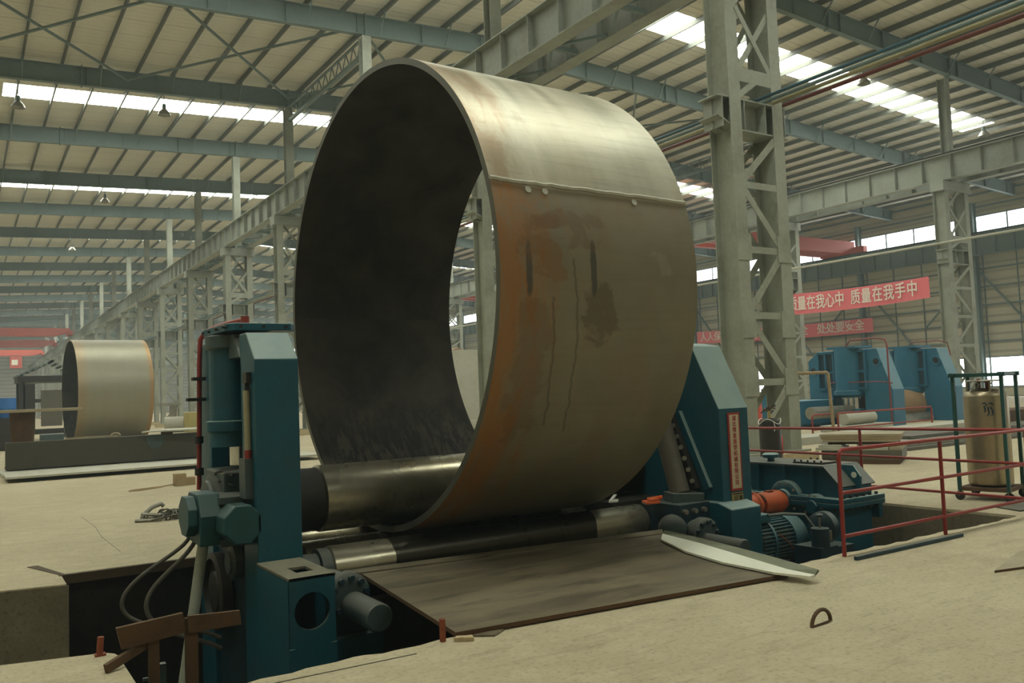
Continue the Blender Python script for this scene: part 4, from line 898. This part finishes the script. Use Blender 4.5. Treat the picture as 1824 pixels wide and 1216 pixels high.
# stack of plates and boards by the plinth
dx_, dy_ = Vector((.47, -.88, 0)), Vector((.88, .47, 0)); org = Vector((15.14, 11.66, 0))
def stacked(u0, u1, v0, v1, z0, z1, m, name, lab, cat, group=None):
    p = org + dy_*((v0+v1)/2); mb = MB().bar(p+dx_*u0+Vector((0, 0, (z0+z1)/2)), p+dx_*u1+Vector((0, 0, (z0+z1)/2)), v1-v0, z1-z0)
    return tag(mb.build(name, m), lab, cat, group)
stacked(.05, 1.5, .0, 1.15, 0, .09, 'rust', 'plate_block', 'lowest brown steel block of the stack beside the ochre plinth', 'steel block')
stacked(0, 1.55, .05, 1.2, .09, .28, 'dull_plate', 'plate_block', 'thick grey-brown steel block second from the floor beside the plinth', 'steel block')
stacked(1.32, 1.54, .08, 1.1, .28, .34, 'beige', 'steel_strip', 'rust-tinted offcut at the right-hand end of the plate stack', 'offcut')
stacked(-.10, .45, -.05, .75, .28, .34, 'pale_steel', 'steel_plate', 'small pale plate on the far end of the block stack', 'steel plate')
stacked(-.05, .40, .0, .7, .34, .385, 'pale_steel', 'steel_plate', 'upper small pale plate on the far end of the block stack', 'steel plate')
stacked(.75, 1.3, .05, .8, .28, .33, 'pale_steel', 'steel_plate', 'small pale plate on the middle of the block stack', 'steel plate')
stacked(.1, 1.45, .3, 1.0, .385, .44, 'rust', 'timber_spacer', 'dark timber spacer under the upper boards of the stack', 'spacer')
for i in range(3): stacked(.02-.03*i, 1.48+.03*i, .15, 1.1, .44+.055*i, .49+.055*i, 'beige' if i != 1 else 'wood', 'board', ['lowest', 'middle', 'topmost'][i]+' long tan board on the stack beside the plinth', 'board')
# long flat plates and beams lying behind the railing
for x0, x1, y, z0, z1, m, lab in ((17.5, 31, 12.0, 0, .08, 'dull_plate', 'lowest long steel plate lying beyond the gas vessel'), (18.5, 32, 12.2, .08, .22, 'steel', 'long grey beam on the plates beyond the gas vessel'), (19.5, 30, 12.4, .22, .30, 'dull_plate', 'long dull plate on top of the grey beam beyond the gas vessel'),
                     (18.5, 31, 15.4, .0, .20, 'pale_steel', 'flat pale steel section lying in front of the far blue machine'), (26, 36, 13.6, .0, .62, 'rust', 'rusty long section lying past the gas vessel')):
    tag(MB().box(x0, x1, y, y+1.0, z0, z1).build('steel_section', m, bevel=.01), lab, 'steel section')
# railing and post in front of the far machine
r2 = thing('safety_railing', (23, 17, 0), 'red railing guarding the far blue machine', 'railing')
for x0, x1 in ((22.0, 23.0), (23.25, 28.4)):
    MB().tube([(x0, 17.2, 0), (x0, 17.2, .62), (x0+.06, 17.2, .68), (x1-.06, 17.2, .68), (x1, 17.2, .62), (x1, 17.2, 0)], .03, 8).build('top_rail', 'red', r2, smooth=True)
    MB().cyl((x0, 17.2, .22), (x1, 17.2, .22), .022, 8).build('lower_rail', 'red', r2, smooth=True)
tag(MB().tube([(22.75, 17.0, 0), (22.62, 17.0, 1.95), (22.58, 17.0, 1.98), (21.0, 17.6, 1.98)], .05, 8).build('pipe_post', 'wood', smooth=True), 'tan pipe bent at the top in front of the far blue machine', 'pipe')

# --- far rolling machine
m2 = thing('plate_rolling_machine', (28.3, 20.4, 0), 'blue plate rolling machine across the hall under the red banner', 'rolling machine')
def far_frame(X, w):
    f = MB().prism([(18.6, -.3), (18.6, 1.32), (19.15, 2.85), (20.0, 2.85), (20.0, 1.25), (19.75, 1.25), (19.75, .55), (21.1, .55), (21.1, 1.25), (20.85, 1.25), (20.85, 2.85), (21.7, 2.85), (22.2, 2.5), (22.2, -.3)], 0, X, X+w).build('end_frame', 'blue_far', m2, bevel=.02)
    MB().box(X+.05, X+w, 19.9, 20.95, 1.25, 2.7).build('crosshead', 'blue_far', f)
    for y in (19.62, 20.02, 20.98, 21.35, 21.68):
        MB().box(X-.10, X, y-.035, y+.035, 1.35, 2.80).build('stiffener_rib', 'blue_far', f)
    for z in (1.38, 2.02, 2.78): MB().box(X-.10, X, 19.62, 20.02, z-.035, z+.035).box(X-.10, X, 20.98, 21.68, z-.035, z+.035).build('stiffener_rib', 'blue_far', f)
    for y in (19.82, 21.18, 21.53):
        for z0, z1 in ((1.43, 1.96), (2.08, 2.72)): MB().box(X-.012, X+.001, y-.14, y+.14, z0, z1).build('recess_panel', 'dark_blue', f)
    for y, z in ((19.18, 2.35), (21.95, 2.1)):
        MB().lathe((X, y, z), (-1, 0, 0), [(0, .2), (.03, .2), (.035, .13), (.02, .12)], 24).build('bore_ring', 'blue_far', f, smooth=True)
        MB().cyl((X-.03, y, z), (X-.038, y, z), .11, 20).build('bore', 'black', f)
    c = MB().cyl((X+.1, 20.42, 1.15), (X+.1, 20.42, 2.92), .52, 36).build('hydraulic_cylinder', 'blue_far', m2, smooth=True)
    MB().lathe((X+.1, 20.42, 1.05), (0, 0, 1), [(0, .46), (.1, .60), (.25, .60), (.26, .5)], 32).build('cylinder_collar', 'blue_far', c, smooth=True)
    MB().box(X-.35, X+w, 19.8, 21.05, 2.90, 2.98).build('top_flange', 'blue_far', c)
    for dy in (-.18, 0, .18): MB().cyl((X+.12, 20.42+dy*1.3, .6), (X+.12, 20.42+dy*1.3, 1.1), .14, 18).build('piston_rod', 'chrome', c, smooth=True)
    MB().box(X-.1, X+w, 19.9, 20.95, .1, .62).build('bearing_block', 'blue_far', m2)
far_frame(28.35, .72); far_frame(32.2, .75)
MB().cyl((26.0, 20.4, .55), (28.3, 20.4, .55), .22, 24).build('roller_journal', 'steel', m2, smooth=True)
MB().cyl((29.05, 20.3, .62), (32.2, 20.3, .62), .62, 40).build('top_roller', 'pipe_brown', m2, smooth=True)
MB().cyl((29.05, 19.7, .05), (32.2, 19.7, .05), .3, 28).build('side_roller', 'steel', m2, smooth=True)
MB().tube([(28.0, 20.2, 2.95), (28.0, 20.0, 3.18), (27.9, 18.9, 3.20), (27.85, 18.45, 3.12), (27.8, 18.35, 2.9), (27.75, 18.3, 0)], .032, 8).build('oil_pipe', 'pipe_red2', m2, smooth=True)
MB().tube([(27.9, 18.3, 1.55), (27.95, 18.9, 1.62), (28.05, 21.0, 1.62)], .022, 8).build('oil_pipe', 'pipe_red2', m2, smooth=True)
MB().tube([(32.0, 20.2, 2.95), (32.0, 20.0, 3.1), (31.95, 18.9, 3.12), (31.9, 18.5, 3.0), (31.9, 18.4, 2.5)], .022, 8).build('oil_pipe', 'pipe_red2', m2, smooth=True)
MB().box(26.2, 28.2, 21.0, 22.3, -.2, 1.0).build('drive_box', 'blue_far', m2, bevel=.02)
MB().box(25.5, 26.6, 21.4, 22.2, -.2, 1.5).build('control_cabinet', 'blue_far', m2, bevel=.02)
hb = thing('pump_unit', (22.5, 18.6, 0), 'small blue hydraulic pump unit seen past the foot of the near column', 'pump unit')
MB().box(21.9, 22.7, 18.3, 19.2, 0, .9).build('tank', 'blue_far', hb, bevel=.02)
MB().cyl((22.2, 18.7, .9), (22.2, 18.7, 1.3), .16, 18).build('motor', 'grey_blue', hb, smooth=True)
MB().tube([(22.5, 18.6, .9), (22.5, 18.5, 1.2), (22.9, 18.4, 1.2), (22.9, 18.4, .3)], .04, 8).build('pipe', 'steel', hb, smooth=True)
tag(MB().lathe((20.3, 18.0, 0), (0, 0, 1), [(0, .22), (.05, .26), (1.3, .26), (1.45, .18), (1.5, .06), (1.7, .05)], 24).build('pressure_bottle', 'red_crane', smooth=True), 'red pressure bottle standing beyond the foot of the near lattice column', 'pressure bottle')
tag(MB().cyl((24.6, 18.0, .42), (26.6, 18.3, .42), .2, 24).build('steel_tube', 'pale_steel', smooth=True), 'short pale tube lying behind the red railing of the far machine', 'tube')
tag(MB().box(24.3, 26.9, 17.7, 18.7, 0, .215).build('work_table', 'pale_steel', bevel=.01), 'low pale table under the short pale tube', 'table')

# ================================================================== banners
b1 = thing('slogan_banner', (38.9, 27, 5.4), 'long red banner with white slogan strung between the second-row columns', 'banner')
def banner(root, X, y0, y1, z0, z1, sag):
    n = 40; vs = []; fs = []
    for k in range(n+1):
        t = k/n; y = y0+(y1-y0)*t; s = -sag*4*t*(1-t); w = .03*math.sin(t*19)
        h0 = z0(t)+s; h1 = z1(t)+s
        vs += [(X+w, y, h0), (X-w*.5, y, h1)]
    for k in range(n): fs.append((2*k, 2*k+1, 2*k+3, 2*k+2))
    o = MB().add(vs, fs).build('cloth', 'banner', root); sd = o.modifiers.new('solid', 'SOLIDIFY'); sd.thickness = .006
    return o
banner(b1, 38.9, 32.0, 23.25, lambda t: 5.46+.02*t, lambda t: 6.62-.12*t, .10)
def spaced(body, X, ys, zf, size, root, xs=1.0):
    for ch, y in zip(body, ys):
        if ch != ' ': text_mesh(ch, size, (X, y, zf(y)), (0, -1, 0), (0, 0, 1), 'lettering', 'white', root, depth=.004, bold=.013, xs=xs)
chars = '质量在我心中 质量在我手中'
# characters run from the far column to the near end of the cloth
ysb = [31.2 - .60*i for i in range(6)] + [0] + [27.25 - .63*i for i in range(6)]
spaced(chars, 38.84, ysb, lambda y: 5.98 - .01*(32-y)*0 - .07*math.sin(PI*(32.0-y)/8.75), .82, b1, .72)
for y, yc in ((23.25, 22.9), (32.0, 32.3)):
    for z in (5.5, 6.45): MB().tube([(38.9, y, z), (39.1, yc, z+.08)], .012, 5).build('tie_cord', 'cable', b1)
b2 = thing('slogan_banner', (64.9, 54, 5.8), 'smaller-looking red banner with white slogan hung along the tan side wall', 'banner')
banner(b2, 64.9, 64.6, 44.0, lambda t: 6.05-.40*t, lambda t: 7.28-.42*t, .12)
chars2 = '人人保质保质量有安全 保安全 处处要安全'
for y in (44.2, 50.0, 57.0, 64.4): MB().tube([(64.9, y, 6.9), (65.9, y, 7.05)], .02, 5).build('tie_cord', 'cable', b2)
spaced(chars2, 64.84, [63.6-.965*i for i in range(len(chars2))], lambda y: 6.66-.0185*(64.6-y)-.48*(64.6-y)/20.6*(20.6-(64.6-y))/20.6, 1.0, b2)

# ================================================================== far side of the machine bay (beyond the trench)
dpm = MB().box(1.04, 7.6, 28.0, 28.35, .10, .86).box(1.04, 7.6, 28.35, 28.8, .10, .16)
tb = tag(dpm.build('steel_beam', 'dark_plate', bevel=.01), 'long dark steel plate standing on edge in front of the far ring', 'steel beam')
tb['_o'] = (0, 0, 0)
MB().prism([(4.72, .86)] + [(4.97+.25*math.cos(a), .84-.40*math.sin(a)**.8) for a in [PI-PI*k/12 for k in range(1, 12)]] + [(5.22, .86)], 1, 27.985, 28.0).build('paint_mark', 'grey_blue', tb, label='pale half-round paint mark')
tag(MB().box(.9, 9.0, 26.2, 28.9, .0, .06).build('steel_plate', 'pale_steel'), 'wide pale steel plate on the floor under the long dark plate', 'steel plate')
tag(MB().box(.9, 9.0, 24.2, 26.0, .10, .15).build('steel_plate', 'pale_steel'), 'pale steel plate lying raised on timbers in front of the long dark plate', 'steel plate')
for x in (1.6, 4.2, 7.4): tag(MB().box(x, x+.12, 24.5, 25.9, 0, .10).build('timber_bearer', 'dark'), 'dark timber bearer under the raised pale plate', 'bearer', 'bearers under the raised plate')
tag(MB().box(-1.0, 3.05, 28.6, 29.8, 1.70, 1.79).build('board', 'beige', bevel=.01), 'pale board laid across on a brown drum beyond the trench', 'board')
tag(MB().lathe((1.52, 29.25, .86), (0, 0, 1), [(-.86, .30), (.0, .30), (.84, .34)], 24).build('steel_drum', 'rust', smooth=True), 'brown steel drum holding up the pale board', 'drum')
tag(MB().bar((2.55, 28.1, .888), (3.95, 28.2, .888), .12, .05).tube([(3.9+.12*math.cos(a), 28.2, .89+.08*math.sin(a)) for a in [PI*k/8 for k in range(9)]], .03, 6).build('hook_bar', 'beige'), 'pale flat bar with a looped end lying on the long dark plate', 'bar')
tag(MB().prism([(4.55, 27.7), (6.6, 27.5), (7.0, 29.4), (5.6, 29.6)], 2, .95, .99).build('steel_plate', 'pale_steel'), 'pale thin plate resting on packers over the dark plate near the red pipe', 'steel plate')
tag(MB().box(5.2, 5.5, 28.05, 28.3, .86, .95).build('packer', 'rust'), 'small rusty packer under the pale thin plate', 'packer')
tag(MB().box(3.86, 4.10, 19.55, 19.75, 0, .26).box(4.10, 4.30, 19.6, 19.85, 0, .17).tube([(3.86, 19.6, .05), (3.6, 19.5, .03), (3.2, 19.45, .02), (2.95, 19.4, .01), (2.9, 19.25, .01), (3.1, 19.2, .01), (3.6, 19.42, .03)], .014, 6).build('wooden_block', 'wood', bevel=.01), 'wooden block with a wire loop on the open floor', 'wooden block')
cp = thing('lifting_chain', (2.75, 14.1, 0), 'heap of lifting chain with a hook on the open floor by the tilt drive', 'chain')
lk = None; R2 = random.Random(3)
for i in range(46):
    t = i/46; px = 2.45+.95*t+R2.uniform(-.10, .10); py = 14.1+R2.uniform(-.22, .22)*(1-.5*t); pz = .03+R2.uniform(0, .10)*(1 if .15 < t < .7 else .2)
    if lk is None:
        pts = [(.06*math.cos(a)+(.03 if math.cos(a) > 0 else -.03), .035*math.sin(a), 0) for a in [2*PI*k/14 for k in range(15)]]
        z = bpy.data.objects.new('o', None); 
        lk = MB().tube(pts, .012, 6).build('chain_link', 'rim', None, smooth=True); bpy.data.objects.remove(z)
        lk.parent = cp; o = lk
    else:
        o = lk.copy(); COL.objects.link(o); o.parent = cp
    o.location = (px-2.75, py-14.1, pz); o.rotation_euler = (R2.uniform(-.9, .9), R2.uniform(-.5, .5), R2.uniform(0, PI))
MB().tube([(2.62, 14.1, .06), (2.40, 14.05, .10), (2.30, 14.05, .12), (2.28, 14.05, .02), (2.20, 14.05, .03), (2.55, 13.95, .02)], .028, 8).tube([(2.33, 14.1, .10), (2.45, 14.12, .20), (2.58, 14.12, .24), (2.62, 14.12, .20)], .035, 8).build('hook', 'steel', cp, smooth=True)

# things round the far ring
tag(MB().lathe((1.70, 45, 1.45), (0, 0, 1), [(0, .38), (.02, .40), (.4, .40), (.42, .41), (.44, .40), (.86, .40), (.9, .38)], 28).build('oil_drum', 'barrel', smooth=True), 'bright blue drum standing beside the far dark hopper', 'drum')
tag(MB().box(-1.0, 2.6, 44.2, 45.8, .0, 1.45).build('steel_bench', 'dark', bevel=.02), 'dark low bench under the bright blue drum', 'bench')
hp = thing('steel_hopper', (4.2, 58, 0), 'dark welded steel frame with a gabled top to the side of the far ring', 'steel frame')
for x in (2.95, 5.5):
    for y in (57, 60): MB().bar((x, y, 0), (x, y, 3.5), .3, .3, (1, 0, 0)).build('post', 'dark', hp)
MB().box(2.7, 5.8, 56.8, 60.2, 3.4, 3.75).build('eave_beam', 'dark', hp)
MB().bar((2.8, 57, .5), (5.7, 57, .5), .2, .3).build('sill_beam', 'dark', hp)
MB().bar((2.8, 57, 2.3), (5.7, 57, 2.3), .15, .2).build('rail', 'dark', hp)
for x0, x1, z0, z1 in ((2.7, 4.5, 3.75, 4.6), (4.5, 6.0, 4.6, 3.75)):
    for k in range(7):
        t = k/6; MB().bar((x0+(x1-x0)*t, 56.8, z0+(z1-z0)*t), (x0+(x1-x0)*t, 60.2, z0+(z1-z0)*t), .14, .10).build('roof_slat', 'frame_steel', hp)
MB().box(3.9, 5.0, 56.85, 57.0, .8, 2.9).build('door_panel', 'dull_plate', hp)
MB().box(3.0, 3.6, 56.85, 57.0, .4, 3.3).build('side_panel', 'dark', hp)
for i, (x, y, z, s, m, lab) in enumerate(((4.0, 40, 0, (1.6, 1.0, .5), 'rust', 'low rusty block behind the brown drum'), (3.1, 36, 0, (1.2, .8, .45), 'steel', 'grey block on the floor behind the long dark plate'), (2.6, 38, .0, (.8, .8, .8), 'grey_blue', 'blue-grey crate under the pale board'))):
    tag(MB().box(x, x+s[0], y, y+s[1], z, z+s[2]).build('scrap_block', m, bevel=.03), lab, 'block')
pr_ = tag(MB().cyl((11.0, 58.5, .5), (12.1, 58.2, .5), .5, 28).build('shell_section', 'pale_steel', smooth=True), 'small pale steel shell lying next to the far ring', 'shell')
tag(MB().box(12.0, 12.9, 56.5, 57.8, 0, 1.25).build('storage_box', 'yellow', bevel=.03), 'dull yellow box next to the small pale shell', 'box')
tag(MB().box(12.7, 14.2, 54.0, 55.0, 0, 1.45).build('storage_box', 'dark', bevel=.03), 'dark box between the yellow box and the red oil pipe', 'box')
tag(MB().box(10.2, 12.9, 63, 65, 1.7, 1.9).box(10.4, 10.6, 63.2, 64.8, 0, 1.7).box(12.5, 12.7, 63.2, 64.8, 0, 1.7).build('work_bench', 'steel'), 'long grey bench behind the small shell and the boxes', 'bench')
# pale plates seen through the ring
pp = tag(MB().bar((17.5, 39.5, 2.0), (25.5, 37.2, 2.0), .12, 4.0).build('steel_plate', 'pale_steel', bevel=.01), 'big pale upright plate seen through the gap of the ring', 'steel plate')
tag(MB().bar((17.5, 36.2, .25), (24.5, 34.4, .25), .6, .5).build('steel_section', 'pale_steel', bevel=.02), 'low pale section at the foot of the upright plate', 'steel section')
tag(MB().lathe((22.5, 42.0, 2.15), (.6, -.8, 0), [(0, 2.15), (1.0, 2.15)], 36).build('shell_section', 'pipe_brown', smooth=True), 'brown shell section peeping over the upright pale plate', 'shell')
tag(MB().cyl((21.0, 45.0, 0), (21.0, 45.0, 4.6), .35, 20).build('vertical_pipe', 'rust', smooth=True), 'rusty pipe standing behind the upright pale plate', 'pipe')
tag(MB().tube(bez([(12.4, 19.2, 9.0), (12.2, 19.0, 4.0), (11.9, 19.0, 1.5), (11.6, 18.8, 0)]), .012, 6).build('hanging_rope', 'rubber', smooth=True), 'thin dark rope hanging down behind the gap of the ring', 'rope')

for o in bpy.data.objects:
    if '_o' in o: del o['_o']
